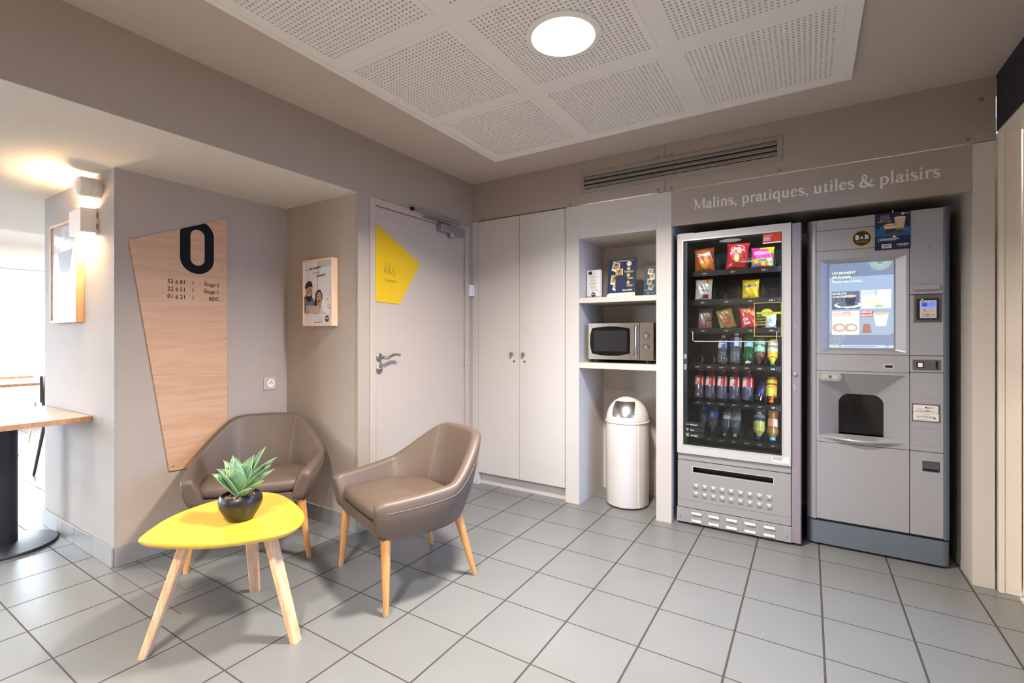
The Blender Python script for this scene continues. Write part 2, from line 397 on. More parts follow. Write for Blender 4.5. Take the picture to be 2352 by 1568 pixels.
for a, b in ((.43, 1.28), (1.36, 2.28), (2.36, 2.78)): d.box(.836, .874, a, b, .01, .13); d.box(.836, .874, a, b, 2.07, 2.15)
D2 = struct(d.build('door_2', cream, bevel=.003))
gl = glassy('window_glass', (245, 250, 255))
dgl = glassy('door_dimming_glass', (158, 180, 210))  # tint added to hold back and cool the daylight coming in
MB().box(.847, .863, .43, 1.28, .13, 2.07).build('added_door_infill', cream, D2)  # unseen solid infill, added to cut the daylight through this door
for a, b in ((1.36, 2.28), (2.36, 2.78)): MB().box(.853, .857, a, b, .13, 2.07).build('door_glass', dgl, D2)
st = MB().box(.815, .834, .4, 3.06, 0, .012).build('trim_2', cream); struct(st)
wallbox('wall_front', -9.2, 1.0, YR-.2, YR, 0, .0101, paint)
# front wall behind the camera with broad windows
struct(MB().box(-4.15, 1.0, YR-.15, YR, 0, ZC).build('wall_front_solid', paint))
w = MB()
w.box(-9.2, -4.15, YR-.15, YR, 0, .45).box(-9.2, -4.15, YR-.15, YR, 2.05, 2.5)
for x in (-9.2, -7.6, -5.9, -4.35): w.box(x, x+.2, YR-.15, YR, .45, 2.05)
struct(w.build('wall_front_windows', white))
for i, (a, b, z0, z1) in enumerate(((-5.7, -4.35, .45, 2.05), (-7.4, -5.9, .45, 2.05), (-9.0, -7.6, .45, 2.05))):
    f = MB(); wd = .05
    f.box(a+.001, b-.001, YR-.1, YR-.04, z0+.001, z0+wd).box(a+.001, b-.001, YR-.1, YR-.04, z1-wd, z1-.001).box(a+.001, a+wd, YR-.099, YR-.041, z0+wd, z1-wd).box(b-wd, b-.001, YR-.099, YR-.041, z0+wd, z1-wd).box((a+b)/2-.03, (a+b)/2+.03, YR-.099, YR-.041, z0+wd, z1-wd)
    f = struct(f.build('window_%d' % (i+1), white)); MB().box(a+wd, b-wd, YR-.072, YR-.068, z0+wd, z1-wd).build('pane', gl, f)
# dining room far wall with windows, and end wall
w = MB().box(-9.2, -9.0, YR, 4.2, 0, .5).box(-9.2, -9.0, YR, 4.2, 2.1, 2.5)
for y in (-3.0, -1.0, 1.0, 3.4): w.box(-9.2, -9.0, y, y+.25, .5, 2.1)
struct(w.build('wall_dining_far', white))
for i, (a, b) in enumerate(((-2.75, -1.0), (-.75, 1.0), (1.25, 3.4))):
    f = MB(); wd = .05
    f.box(-9.12, -9.06, a+.001, b-.001, .501, .55).box(-9.12, -9.06, a+.001, b-.001, 2.05, 2.099).box(-9.119, -9.061, a+.001, a+wd, .55, 2.05).box(-9.119, -9.061, b-wd, b-.001, .55, 2.05).box(-9.119, -9.061, (a+b)/2-.03, (a+b)/2+.03, .55, 2.05)
    f = struct(f.build('window_%d' % (i+4), white)); MB().box(-9.092, -9.088, a+wd, b-wd, .55, 2.05).build('pane', gl, f)
wallbox('wall_dining_end', -9.2, XP, 4.2, 4.3, 0, 2.5, white)
gr = MB().box(-30, 20, -25, -3.2, -.2, -.1).box(1.6, 20, -3.2, 30, -.2, -.1).box(-30, -9.2, -3.2, 30, -.2, -.1).build('ground', M('asphalt', (74, 74, 76), .9, var=.05)); struct(gr)

# skirting tiles
sk = M('skirting_tile', (146, 144, 141), .32, var=.03, vs=30)
def skirt(name, pts, h=.10):
    """run of tile pieces along a wall: pts=(x0,y0,x1,y1, nx,ny) with thickness .011 toward n"""
    mb = MB()
    for x0, y0, x1, y1, nx, ny in pts:
        Ln = math.hypot(x1-x0, y1-y0); k = max(1, round(Ln/.305)); 
        for i in range(k):
            a, b = i/k, (i+1)/k; e = .0012/Ln
            ax, ay = x0+(x1-x0)*(a+e), y0+(y1-y0)*(a+e); bx, by = x0+(x1-x0)*(b-e), y0+(y1-y0)*(b-e)
            mb.box(min(ax, bx)+min(0, nx*.011), max(ax, bx)+max(0, nx*.011), min(ay, by)+min(0, ny*.011), max(ay, by)+max(0, ny*.011), 0, h)
    return struct(mb.build(name, sk, bevel=.0015))
skirt('baseboard_pillar', [(XP, 1.0, XS, 1.0, 0, -1)])
skirt('baseboard_sign', [(XS, 1.0, XS, YP, 1, 0)])
skirt('baseboard_poster', [(XS+.011, YP, XA, YP, 0, -1)])
skirt('baseboard_left', [(XA, YP-.011, XA, 2.045, 1, 0), (XA, 3.075, XA, 3.165, 1, 0)], .095)

# ---------------------------------------------------------------- toilet door
D1 = MB()
fr = MB().box(XA-.1, XA+.008, 2.05, 2.094, 0, 2.072).box(XA-.1, XA+.008, 3.022, 3.068, 0, 2.072).box(XA-.1, XA+.008, 2.094, 3.022, 2.03, 2.072)
D1 = struct(fr.build('door_1', doorp, bevel=.002))
MB().box(XA-.05, XA-.006, 2.097, 3.019, .008, 2.026).build('leaf', doorp, D1, bevel=.0015)
MB().box(XA-.099, XA-.052, 2.094, 3.022, 0, 2.03).build('recess', black, D1)
for z in (1.79, 1.60, 1.0, .25): MB().lathe([(.006, -.035), (.0075, -.033), (.0075, -.002), (.006, -.001), (.006, .001), (.0075, .002), (.0075, .033), (.006, .035)], (XA+.008, 3.021, z), 10).build('hinge', doorp, D1)
h = MB(); TX = Matrix.Rotation(R(90), 4, 'Y')
h.lathe([(.026, 0), (.026, .006), (.022, .009), (.012, .009), (.010, .012), (.010, .045)], (XA-.006, 2.135, 1.062), 22, T=TX)
h.tube(catmull([(XA+.038, 2.135, 1.062), (XA+.048, 2.16, 1.058), (XA+.05, 2.185, 1.068), (XA+.05, 2.22, 1.078), (XA+.05, 2.262, 1.074)], 6), .0095, 10)
h.build('handle', steel, D1)
h = MB().lathe([(.026, 0), (.026, .006), (.022, .009)], (XA-.006, 2.135, .985), 22, T=TX).lathe([(.009, 0), (.009, .012)], (XA+.002, 2.135, .985), 12, T=TX).box(XA+.01, XA+.02, 2.132, 2.138, .972, .998)
h.build('lock_rose', steel, D1)
cl = MB().box(XA+.008, XA+.028, 2.42, 2.93, 2.063, 2.083).build('closer_rail', alu, D1, bevel=.002)
MB().box(XA+.007, XA+.0285, 2.40, 2.422, 2.062, 2.084).build('end_cap', dark, cl)
MB().box(XA-.006, XA+.05, 2.685, 2.965, 1.975, 2.03).lathe([(.024, 0), (.024, .02), (.018, .03)], (XA+.022, 2.83, 1.975), 16, T=Matrix.Rotation(R(180), 4, 'X')).build('closer_body', M('closer_silver', (150, 152, 156), .4, .6), D1, bevel=.006, seg=3)
MB().box(XA+.016, XA+.03, 2.52, 2.835, 2.038, 2.046).lathe([(.012, 2.03), (.012, 2.05)], (XA+.022, 2.83, 0), 12).build('closer_arm', steel, D1)

# yellow toilet sign
yel = M('yellow_acrylic', (222, 178, 10), .35, coat=.3)
ts = thing('toilet_sign', 'yellow four-sided toilet sign with pictograms, screwed to the grey door', 'sign', (XA-.006, 2.25, 1.6))
tp = [(2.103, 1.915), (2.103, 1.418), (2.309, 1.413), (2.508, 1.710)]
MB().prism(tp, XA-.006, XA-.001, 'x').build('plate', yel, ts, bevel=.0008)
for y, z in ((2.12, 1.885), (2.485, 1.708), (2.12, 1.438), (2.297, 1.432)): MB().lathe([(.005, 0), (.005, .002), (.003, .003)], (XA-.001, y, z), 12, T=TX).build('screw', yel, ts)
cv = Canvas((XA-.001, 0, 0), (0, 1, 0), (0, 0, 1), .0003)
dky = M('engraved_dark', (92, 74, 10), .6)
for cx in (2.182, 2.216):                              # man / woman pictograms, drawn as outlines
    cv.ring(cx, 1.672, .004, .0055, dky); 
    s_ = .010 if cx < 2.2 else .006
    cv.line([(cx-.004, 1.663), (cx-s_, 1.632), (cx-.008, 1.612)], .002, dky).line([(cx+.004, 1.663), (cx+s_, 1.632), (cx+.008, 1.612)], .002, dky)
    cv.line([(cx-.003, 1.632), (cx-.003, 1.604)], .002, dky).line([(cx+.003, 1.632), (cx+.003, 1.604)], .002, dky)
cv.ring(2.252, 1.652, .003, .0045, dky).line([(2.252, 1.645), (2.252, 1.622), (2.264, 1.62), (2.270, 1.602)], .002, dky).ring(2.25, 1.610, .013, .015, dky, a0=120, a1=380).line([(2.24, 1.632), (2.262, 1.632)], .002, dky)
cv.build('pictograms', ts); cv = Canvas((XA-.001, 0, 0), (0, 1, 0), (0, 0, 1), .0003)
cv.text('Toilettes', 2.176, 1.552, .021, dky, sx=1.0)
cv.build('lettering', ts)

# thermostat beside the door
th = thing('thermostat', 'small white dial thermostat on the wall corner between door and cabinet', 'thermostat', (XA, 3.092, 1.565))
MB().box(XA, XA+.028, 3.062, 3.118, 1.52, 1.612).build('housing', white, th, bevel=.004, seg=3)
MB().lathe([(.017, 0), (.017, .006), (.014, .007)], (XA+.028, 3.092, 1.568), 22, T=TX).build('dial', white, th)
MB().box(XA+.028, XA+.0295, 3.098, 3.101, 1.532, 1.542).build('switch', greyk, th)

# ---------------------------------------------------------------- storage cabinet
kn = M('knob_metal', (150, 140, 128), .3, .9)
cab = thing('storage_cabinet', 'tall taupe built-in cabinet with two flush doors in the corner', 'cabinet', (-1.9, 3.3, 0))
MB().box(XA+.001, -1.495, 3.165, 3.19, 0, .10).build('kickboard', M('kick_laminate', (206, 196, 186), .5), cab)
MB().box(XA+.001, -2.270, YB, 3.16, .0, 2.126).build('filler_panel', panel, cab, bevel=.001)
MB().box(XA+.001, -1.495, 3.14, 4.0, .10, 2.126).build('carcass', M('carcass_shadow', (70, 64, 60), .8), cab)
for (a, b, kx) in ((-2.267, -1.8815, -1.942), (-1.8785, -1.497, -1.838)):
    d = MB().box(a, b, YB, 3.139, .10, 2.122).build('door', panel, cab, bevel=.001)
    TY = Matrix.Rotation(R(90), 4, 'X')
    MB().lathe([(.006, 0), (.006, .012), (.012, .013), (.0125, .028), (.010, .031)], (kx, YB, 1.062), 16, T=TY).build('knob', kn, d)
    MB().lathe([(.009, 0), (.009, .003), (.006, .004)], (kx+(.014 if kx < -1.9 else .004), YB, 1.005), 14, T=TY).box(kx+(.013 if kx < -1.9 else .003), kx+(.015 if kx < -1.9 else .005), YB-.0045, YB-.004, 1.0, 1.01).build('lock', kn, d)

# ---------------------------------------------------------------- open shelf unit
su = thing('shelf_unit', 'taupe open shelf niche holding brochures, microwave oven and dustbin', 'shelf', (-1.12, 3.3, 0))
MB().box(-1.492, -1.386, YB, 3.6, 0, 2.126).build('side_panel', panel, su, bevel=.001)
MB().box(-.842, -.745, YB, 3.98, 0, 2.126).build('side_panel', panel, su, bevel=.001)
MB().box(-1.3845, -.8435, YB, 3.13, 1.89, 2.126).box(-1.3845, -.8435, 3.13, 3.6, 1.89, 1.91).build('top_panel', panel, su, bevel=.001)
MB().box(-1.386, -.842, 3.594, 3.61, 0, 1.91).build('back_panel', panel, su)
for z0, z1 in ((1.432, 1.468), (.972, 1.010)): MB().box(-1.3855, -.8425, YB+.002, 3.594, z0, z1).build('shelf', M('shelf_laminate', (206, 194, 180), .45), su, bevel=.001)

# ---------------------------------------------------------------- machine bay
mbay = thing('machine_surround', 'taupe joinery bay with serif lettering around the two vending machines', 'cabinet', (0, 3.3, 0))
HP = MB().box(-.743, .667, YB, 3.14, 1.90, 2.126).build('header_panel', panel_up, mbay, bevel=.001)
MB().box(.669, .748, YB, 4.0, 0, 2.126).build('side_panel', panel, mbay, bevel=.001)
MB().box(-.743, .667, 3.14, 4.0, 1.93, 1.95).build('bay_top', panel, mbay)
MB().box(-.743, .667, 3.99, 4.01, 0, 1.95).build('bay_back', panel, mbay)
# serif lettering, drawn glyph by glyph
TH, SW = .03, .112
def glyphs():
    G = {}
    sf = lambda a, b, y: ('r', a, y, b, y+.03)
    stem = lambda x, y0, y1, w=SW: ('r', x-w/2, y0, x+w/2, y1)
    G['M'] = (.86, [stem(.13, 0, .64, .045), stem(.74, 0, .66), sf(.04, .24, 0), sf(.64, .84, 0), sf(.03, .18, .635), sf(.70, .85, .635), ('l', [(.14, .64), (.40, .06)], [.11, .07]), ('l', [(.40, .03), (.71, .65)], [.03, .03])])
    G['i'] = (.26, [stem(.13, 0, .42), sf(.04, .23, 0), ('p', [(.03, .38), (.175, .45), (.175, .38)]), ('e', .12, .58, .056)])
    G['l'] = (.26, [stem(.13, 0, .68), sf(.04, .23, 0), ('p', [(.03, .64), (.175, .71), (.175, .62)])])
    G['n'] = (.52, [stem(.13, 0, .42), sf(.04, .22, 0), ('p', [(.03, .38), (.175, .45), (.175, .38)]), stem(.39, 0, .30), sf(.30, .49, 0), ('c', [(.16, .34), (.24, .41), (.33, .41), (.39, .35), (.39, .28)], [.03, .05, .085, .095, SW])])
    G['r'] = (.36, [stem(.13, 0, .42), sf(.04, .24, 0), ('p', [(.03, .38), (.175, .45), (.175, .38)]), ('c', [(.16, .32), (.22, .40), (.28, .42), (.32, .40)], [.03, .05, .08, .07]), ('e', .31, .385, .045)])
    G['u'] = (.53, [stem(.12, .12, .43), stem(.38, 0, .43), ('p', [(.02, .40), (.12, .435), (.12, .40)]), ('p', [(.27, .40), (.38, .435), (.38, .40)]), ('p', [(.38, .03), (.49, .04), (.40, -.01)]), ('c', [(.12, .16), (.13, .07), (.20, .03), (.28, .04), (.37, .11)], [SW, .095, .085, .05, .03])])
    G['a'] = (.44, [stem(.32, .08, .30), ('c', [(.32, .28), (.31, .38), (.22, .42), (.12, .39), (.09, .33)], [SW, .09, .06, .04, .05]), ('e', .10, .325, .045), ('c', [(.30, .25), (.15, .21), (.085, .12), (.13, .035), (.22, .03), (.30, .09)], [.035, .06, .095, .08, .05, .03]), ('c', [(.32, .10), (.34, .03), (.39, .02), (.44, .06)], [SW, .08, .05, .025])])
    G['s'] = (.38, [('c', [(.31, .36), (.26, .41), (.17, .42), (.09, .36), (.11, .28), (.20, .225), (.30, .165), (.31, .08), (.23, .015), (.13, .02), (.06, .08)], [.03, .035, .05, .075, .085, .10, .09, .075, .05, .035, .03]), stem(.31, .30, .42, .02), stem(.06, .01, .13, .02)])
    G['t'] = (.33, [stem(.14, .08, .46), ('r', .03, .39, .29, .425), ('p', [(.03, .41), (.17, .52), (.186, .52), (.186, .41)]), ('c', [(.14, .10), (.16, .03), (.23, .015), (.30, .06)], [SW, .085, .055, .025])])
    G['e'] = (.43, [('c', [(.09, .25), (.34, .25), (.33, .36), (.22, .42), (.12, .37), (.07, .22), (.12, .07), (.24, .02), (.37, .10)], [.02, .03, .07, .04, .06, .09, .085, .06, .025])])
    G['p'] = (.52, [stem(.13, -.22, .42), sf(.03, .25, -.22), ('p', [(.03, .38), (.175, .45), (.175, .38)]), ('c', [(.16, .35), (.25, .42), (.38, .38), (.43, .22), (.37, .06), (.25, .01), (.16, .06)], [.03, .05, .08, .095, .08, .05, .03])])
    G['q'] = (.52, [stem(.39, -.22, .43), sf(.29, .49, -.22), ('c', [(.37, .36), (.26, .42), (.14, .37), (.08, .21), (.13, .06), (.24, .02), (.36, .10)], [.03, .05, .08, .095, .085, .05, .03])])
    G[','] = (.26, [('e', .11, .035, .055), ('c', [(.14, .03), (.14, -.06), (.06, -.13)], [.06, .04, .015])])
    G['&'] = (.78, [('c', [(.66, .36), (.60, .20), (.46, .06), (.28, .01), (.12, .06), (.09, .18), (.18, .30), (.30, .385)], [.03, .035, .05, .085, .10, .10, .09, .05]), ('c', [(.30, .385), (.40, .52), (.33, .64), (.22, .62), (.18, .50), (.25, .36)], [.05, .05, .06, .05, .07, .09]), ('c', [(.25, .36), (.40, .18), (.54, .05), (.66, .01), (.76, .07)], [.09, .115, .11, .08, .03]), ('r', .54, .36, .76, .39)])
    return G
GL = glyphs()
def serif(cv, s, x, y, h, m, sx=1.):
    k = h/.66; q_ = 0
    for ch in s:
        if ch == ' ': x += .22*k*sx; continue
        w, parts = GL[ch]
        for p in parts:
            q_ = (q_+1) % 24; LY = 1+q_*.12
            if p[0] == 'r': cv.rect(x+p[1]*k*sx, y+p[2]*k, x+p[3]*k*sx, y+p[4]*k, m, LY)
            elif p[0] == 'e': cv.ell(x+p[1]*k*sx, y+p[2]*k, p[3]*k, p[3]*k, m, LY, 14)
            elif p[0] == 'p': cv.poly([(x+a*k*sx, y+b*k) for a, b in p[1]], m, LY)
            elif p[0] == 'l': cv.line([(x+a*k*sx, y+b*k) for a, b in p[1]], [v*k for v in p[2]], m, LY)
            elif p[0] == 'c':
                pts = catmull([(a, b, wv) for (a, b), wv in zip(p[1], p[2])], 5)
                cv.line([(x+q.x*k*sx, y+q.y*k) for q in pts], [(q.z*1.15+.012)*k for q in pts], m, LY)
        x += w*k*sx
    return x
def serif_w(s): return sum(.22 if ch == ' ' else GL[ch][0] for ch in s)
TXT = 'Malins, pratiques, utiles & plaisirs'
cv = Canvas((0, YB, 0), (1, 0, 0), (0, 0, 1), .0004)
hh = .062; sx = 1.165/(serif_w(TXT)*hh/.66)
serif(cv, TXT, -.612, 1.987, hh, M('vinyl_letter', (226, 222, 217), .5), sx)
cv.build('lettering', HP)

# ---------------------------------------------------------------- air vent
v = thing('air_vent', 'long aluminium air vent grille above the cabinet doors', 'vent', (-.75, YB, 2.27))
fr = MB(); X0, X1, Z0, Z1 = -1.372, -.128, 2.204, 2.345; b = .026
fr.box(X0, X1, YB-.008, YB, Z0, Z0+b).box(X0, X1, YB-.008, YB, Z1-b, Z1).box(X0, X0+b, YB-.008, YB, Z0+b, Z1-b).box(X1-b, X1, YB-.008, YB, Z0+b, Z1-b)
ventm = M('vent_aluminium', (158, 152, 146), .45, .3)
fr.build('frame', ventm, v, bevel=.001)
MB().box(X0+b-.001, X1-b+.001, YB-.0006, YB-.0002, Z0+b-.001, Z1-b+.001).build('backing', M('vent_dark', (40, 38, 37), .8), v)
for k in range(3):
    z = Z0+b+.006+k*.030
    MB().prism([(YB-.012, z), (YB-.0100, z-.002), (YB-.001, z+.016), (YB-.003, z+.020)], X0+b, X1-b, 'x').build('slat', ventm, v)

# ---------------------------------------------------------------- ceiling spots
ledm = M('led_diffuser', (255, 246, 230), .5, emit=9)
LABS = ['round white LED ceiling light glowing in the perforated tiles', 'round LED ceiling light, second from the machines, above the camera', 'round LED ceiling light, farthest from the machines, near the windows']
for i, (lx, ly) in enumerate(((-.84, 1.735), (-.84, -.23), (-.84, -2.2))):
    t = thing('ceiling_light', LABS[i], 'light', (lx, ly, zt), group='LED ceiling lights')
    MB().lathe([(.150, 0), (.152, -.004), (.145, -.009), (.128, -.010), (.126, -.004)], (lx, ly, zt-.0012), 40, cap0=False, cap1=False).build('trim_ring', white, t)
    MB().lathe([(.127, -.0045), (.0001, -.0045)], (lx, ly, zt-.0012), 40, cap0=False).build('diffuser', ledm, t)
    ld = bpy.data.lights.new('spot', 'AREA'); ld.shape = 'DISK'; ld.size = .25; ld.energy = LED_W; ld.color = LED_COL; ld.spread = R(142)
    lo = bpy.data.objects.new('lamp', ld); COL.objects.link(lo); lo.parent = t; lo.location = (0, 0, -.012)

# ---------------------------------------------------------------- sconce + detector on the pillar
t = thing('wall_lamp', 'white faceted up-and-down wall lamp beside the pillar corner', 'lamp', (-3.38, 1.0, 1.75))
wl = M('lamp_housing', (226, 218, 210), .55)
o_ = [(-3.515, 1.0), (-3.49, .94), (-3.285, .93), (-3.262, .985), (-3.262, 1.0)]
mb = MB(); n_ = len(o_)
for a, b in zip(o_[:-1], o_[1:]): 
    mb.add([(a[0], a[1], 1.755), (b[0], b[1], 1.755), (b[0], b[1], 1.885), (a[0], a[1], 1.885)], [(0, 1, 2, 3)])
o = mb.build('shade', wl, t); sm = o.modifiers.new('s', 'SOLIDIFY'); sm.thickness = .003
MB().box(-3.31, -3.258, .986, .999, 1.752, 1.888).build('mounting_plate', wl, t)
for z in (1.775, 1.835): MB().box(-3.262, -3.2572, .990, .994, z, z+.03).build('slot', dark, t)
for z, up in ((1.81, 1), (1.83, -1)): pass
bulb = M('warm_bulb', (255, 212, 158), .5, emit=SCONCE)
for z in (1.86, 1.776): MB().box(-3.47, -3.31, .95, .99, z, z+.002).build('bulb', bulb, t)
t = thing('motion_detector', 'white drum-shaped detector under the low ceiling above the wall lamp', 'detector', (-3.27, 1.0, 1.985))
MB().lathe([(.056, 0), (.058, .01), (.058, .045)], (-3.255, 1.0, 1.985), 26, T=Matrix.Rotation(R(90), 4, 'X')).build('base', wl, t)
MB().lathe([(.057, .046), (.057, .075), (.050, .09), (.035, .098), (.01, .101)], (-3.255, 1.0, 1.985), 26, T=Matrix.Rotation(R(90), 4, 'X')).build('cover', wl, t)

# ---------------------------------------------------------------- wooden floor-number sign
oak = wood('oak_board', (210, 168, 130), (198, 152, 114), .5, 'Y', .8)
XW = XS+.004
fs = thing('floor_sign', 'tall slanted light oak board with a big dark zero and room numbers', 'sign', (XS, 1.31, 1.2))
bp = [(1.060, 1.706), (1.247, .440), (1.56, .425), (1.56, 1.925)]
MB().prism(bp, XS+.0005, XS+.010, 'x').build('board', oak, fs, bevel=.0006)
for y, z in ((1.085, 1.690), (1.545, 1.908), (1.172, 1.188), (1.545, 1.187), (1.262, .468), (1.54, .45)): MB().lathe([(.006, 0), (.006, .002), (.003, .0035)], (XS+.010, y, z), 12, T=TX).build('screw', M('brass', (205, 180, 120), .35, .8), fs)
cv = Canvas((XS+.010, 0, 0), (0, 1, 0), (0, 0, 1), .0003)
char = M('charcoal_ink', (27, 28, 31), .85, spec=.15)
def arc(cx, cz, r, rz, a0, a1, n=14): return [(cx+r*math.cos(R(a0+(a1-a0)*i/n)), cz+rz*math.sin(R(a0+(a1-a0)*i/n))) for i in range(n+1)]
# ring of the zero: outer clipped by the board's sloping top edge
yo0, yo1, yi0, yi1 = 1.299, 1.482, 1.354, 1.430; zb_, zib, zit = 1.563, 1.612, 1.822
edge = lambda y: 1.706+(y-1.06)*(1.925-1.706)/.5
cy_ = (yo0+yo1)/2; ro = (yo1-yo0)/2; ri = (yi1-yi0)/2; cyi = (yi0+yi1)/2
outer = []; inner = []
N_ = 72
for i in range(N_):
    a = 2*PI*i/N_; dy, dz = math.cos(a), math.sin(a)
    def cast(cy, r, z0, z1):
        # superimposed stadium: centre of cast at mid height
        zc = (zib+zit)/2; lo_, hi_ = 0, .5
        for _ in range(30):
            m_ = (lo_+hi_)/2; y = cy+dy*m_; z = zc+dz*m_
            zz = min(max(z, z0+r*1.0), z1-r*1.0); ins = (y-cy)**2+(z-zz)**2 < r*r
            if ins: lo_ = m_
            else: hi_ = m_
        return cy+dy*lo_, zc+dz*lo_
    y, z = cast(cyi, ri, zib, zit); inner.append((y, z))
    y, z = cast(cy_, ro, zb_, 1.88)
    if z > edge(y)-.001: 
        zc = (zib+zit)/2; k_ = 0
        tt = (edge(cy_)-.001-zc)/(dz-dy*.438) if abs(dz-dy*.438) > 1e-6 else 9
        y, z = cy_+dy*tt, zc+dz*tt
    outer.append((y, z))
vs = [cv.P(y, z, 1) for y, z in outer]+[cv.P(y, z, 1) for y, z in inner]
cv.mb.add(vs, [(i, (i+1) % N_, N_+(i+1) % N_, N_+i) for i in range(N_)], cv.mi(char))
cv.build('zero_figure', fs); cv = Canvas((XS+.010, 0, 0), (0, 1, 0), (0, 0, 1), .0003)
for k, (a, b) in enumerate((('52 à 81', 'Étage 2'), ('22 à 51', 'Étage 1'), ('01 à 21', 'RDC'))):
    z = 1.497-k*.0425
    cv.text(a, 1.236, z, .0235, char, bold=.012, sx=.98); cv.text(b, 1.512, z, .0225, char, 'R', bold=.012, sx=.92); cv.rect(1.366, z-.001, 1.3695, z+.023, char, 2)
cv.build('room_directory', fs)

# ---------------------------------------------------------------- framed posters
pine = wood('pale_frame_wood', (244, 214, 184), (232, 192, 156), .5, 'Z', .8)
def rect_frame(parent, x0, x1, z0, z1, yf, yb, w, m):
    mb = MB(); mb.box(x0, x0+w, yf, yb, z0, z1).box(x1-w, x1, yf, yb, z0, z1).box(x0+w, x1-w, yf, yb, z0, z0+w).box(x0+w, x1-w, yf, yb, z1-w, z1)
    return mb.build('frame', m, parent, bevel=.0012)
pf = thing('framed_poster', 'small framed poster of a bearded man and girl with tablet', 'picture', (-2.66, YP, 1.26))
px0, px1, pz0, pz1, yf = -2.812, -2.517, 1.262, 1.690, YP-.045
rect_frame(pf, px0, px1, pz0, pz1, yf, YP, .012, pine)
MB().box(px0+.011, px1-.011, yf+.006, YP-.001, pz0+.011, pz1-.011).build('backing_board', white, pf)
W_ = px1-px0-.024; H_ = pz1-pz0-.024
cv = Canvas((px0+.012, yf+.0055, pz0+.012), (1, 0, 0), (0, 0, 1), .00012)
paper = M('poster_paper', (226, 222, 222), .5)
cv.rect(0, 0, W_, H_, paper)
cv.rect(W_*.52, H_*.90, W_, H_, M('p_grey', (198, 192, 192), .6)).rect(W_*.5, H_*.3, W_*.515, H_*.98, M('p_tan', (176, 140, 118), .6))
def Q(x, y): return (x*W_, y*H_)
def qell(x, y, rx, ry, m): cv.ell(x*W_, y*H_, rx*W_, ry*H_, m)
shirt = M('p_check_shirt', (70, 78, 98), .7); shirt2 = M('p_check_light', (200, 204, 214), .7)
# man: shirt, neck, beard, face, hair
cv.poly([Q(0, .18), Q(0, .46), Q(.08, .44), Q(.3, .43), Q(.42, .36), Q(.46, .18)], shirt)
for k in range(9): cv.line([Q(.02+k*.048, .2), Q(.0+k*.05, .42)], .0016, shirt2)
for k in range(7): cv.line([Q(.0, .22+k*.03), Q(.4, .22+k*.03)], .0012, shirt2)
cv.poly([Q(.12, .38), Q(.3, .38), Q(.27, .2), Q(.12, .2)], M('p_tee', (120, 124, 130), .7))
qell(.19, .50, .125, .105, skin); cv.poly([Q(.06, .50), Q(.10, .46), Q(.19, .475), Q(.29, .46), Q(.31, .50), Q(.30, .42), Q(.24, .36), Q(.15, .36), Q(.08, .42)], hairk)
cv.poly([Q(.055, .56), Q(.03, .60), Q(.07, .66), (W_*.16, H_*.695), Q(.26, .69), Q(.32, .64), Q(.31, .57), Q(.28, .60), Q(.16, .60)], hairk)
cv.ell(W_*.19, H_*.462, W_*.045, H_*.012, wht); 
for ex in (.13, .25): qell(ex, .535, .022, .008, hairk); cv.line([Q(ex-.035, .56), Q(ex+.035, .562)], .0016, hairk)
cv.line([Q(.19, .53), Q(.185, .492), Q(.205, .49)], .0014, M('p_shadow', (150, 96, 72), .6))
# girl
cv.poly([Q(.36, .16), Q(.40, .36), Q(.44, .50), Q(.52, .545), Q(.62, .54), Q(.69, .47), Q(.70, .32), Q(.66, .16)], hairk).poly([Q(.51, .36), Q(.63, .36), Q(.66, .27), Q(.60, .17), Q(.52, .17), Q(.47, .27)], skin)
qell(.57, .42, .098, .092, skin); cv.poly([Q(.46, .44), Q(.50, .50), Q(.60, .515), Q(.67, .46), Q(.63, .525), Q(.5, .53)], hairk)
qell(.565, .365, .033, .018, M('p_mouth', (90, 24, 24), .6))
for ex in (.52, .62): qell(ex, .44, .018, .007, hairk)
cv.poly([Q(.56, .16), Q(.62, .27), Q(.78, .2), Q(.82, .16)], M('p_stripe', (214, 196, 188), .7))
# tablet and hand
cv.poly([Q(.07, .185), Q(.09, .305), Q(.58, .290), Q(.56, .16)], M('p_tablet', (196, 176, 156), .5)); 
for k in range(4): qell(.04+k*.045, .19+k*.004, .035, .016, skin)
cv.rect(0, 0, W_, H_*.158, paper)
cv.ell(W_*.84, H_*.31, W_*.19, H_*.135, M('p_white_disc', (238, 232, 230), .6)); cv.rect(W_*.80, H_*.34, W_*.92, H_*.41, wht); cv.frame(W_*.80, H_*.34, W_*.92, H_*.41, .0014, gold); cv.poly([Q(.83, .40), Q(.905, .40), Q(.905, .35)], gold)
cv.text('NOUVEAU', W_*.995, H_*.288, .0075, redk, 'R', bold=.01, sx=.62).text('DANS TOUTES LES', W_*.99, H_*.268, .0038, ink, 'R', sx=.7).text('CHAMBRES', W_*.995, H_*.238, .0075, redk, 'R', bold=.01, sx=.62)
cv.text('“', W_*.06, H_*.815, .028, gold, bold=.03).text('Une innovation', W_*.19, H_*.865, .0175, ink, bold=.015, shear=.35, sx=.80, rot=4).text('QUI VA VOUS', W_*.33, H_*.805, .0115, M('p_textgrey', (90, 84, 82), .5), sx=.78).text('surprendre !', W_*.47, H_*.745, .0175, ink, bold=.015, shear=.35, sx=.74, rot=4)
for k, s_ in enumerate(('Les TV de nos chambres sont équipées', 'd’une Chromecast ! Connectez-vous et', 'profitez de vos applications', 'directement sur grand écran')): cv.text(s_, W_*.70, H_*(.118-k*.022), .0046, greyk, 'R', sx=.72)
for k, m in enumerate((redk, redk, M('p_green', (60, 110, 70), .5), greyk)): cv.rect(W_*(.40+k*.08), H_*.022, W_*(.445+k*.08), H_*.042, m)
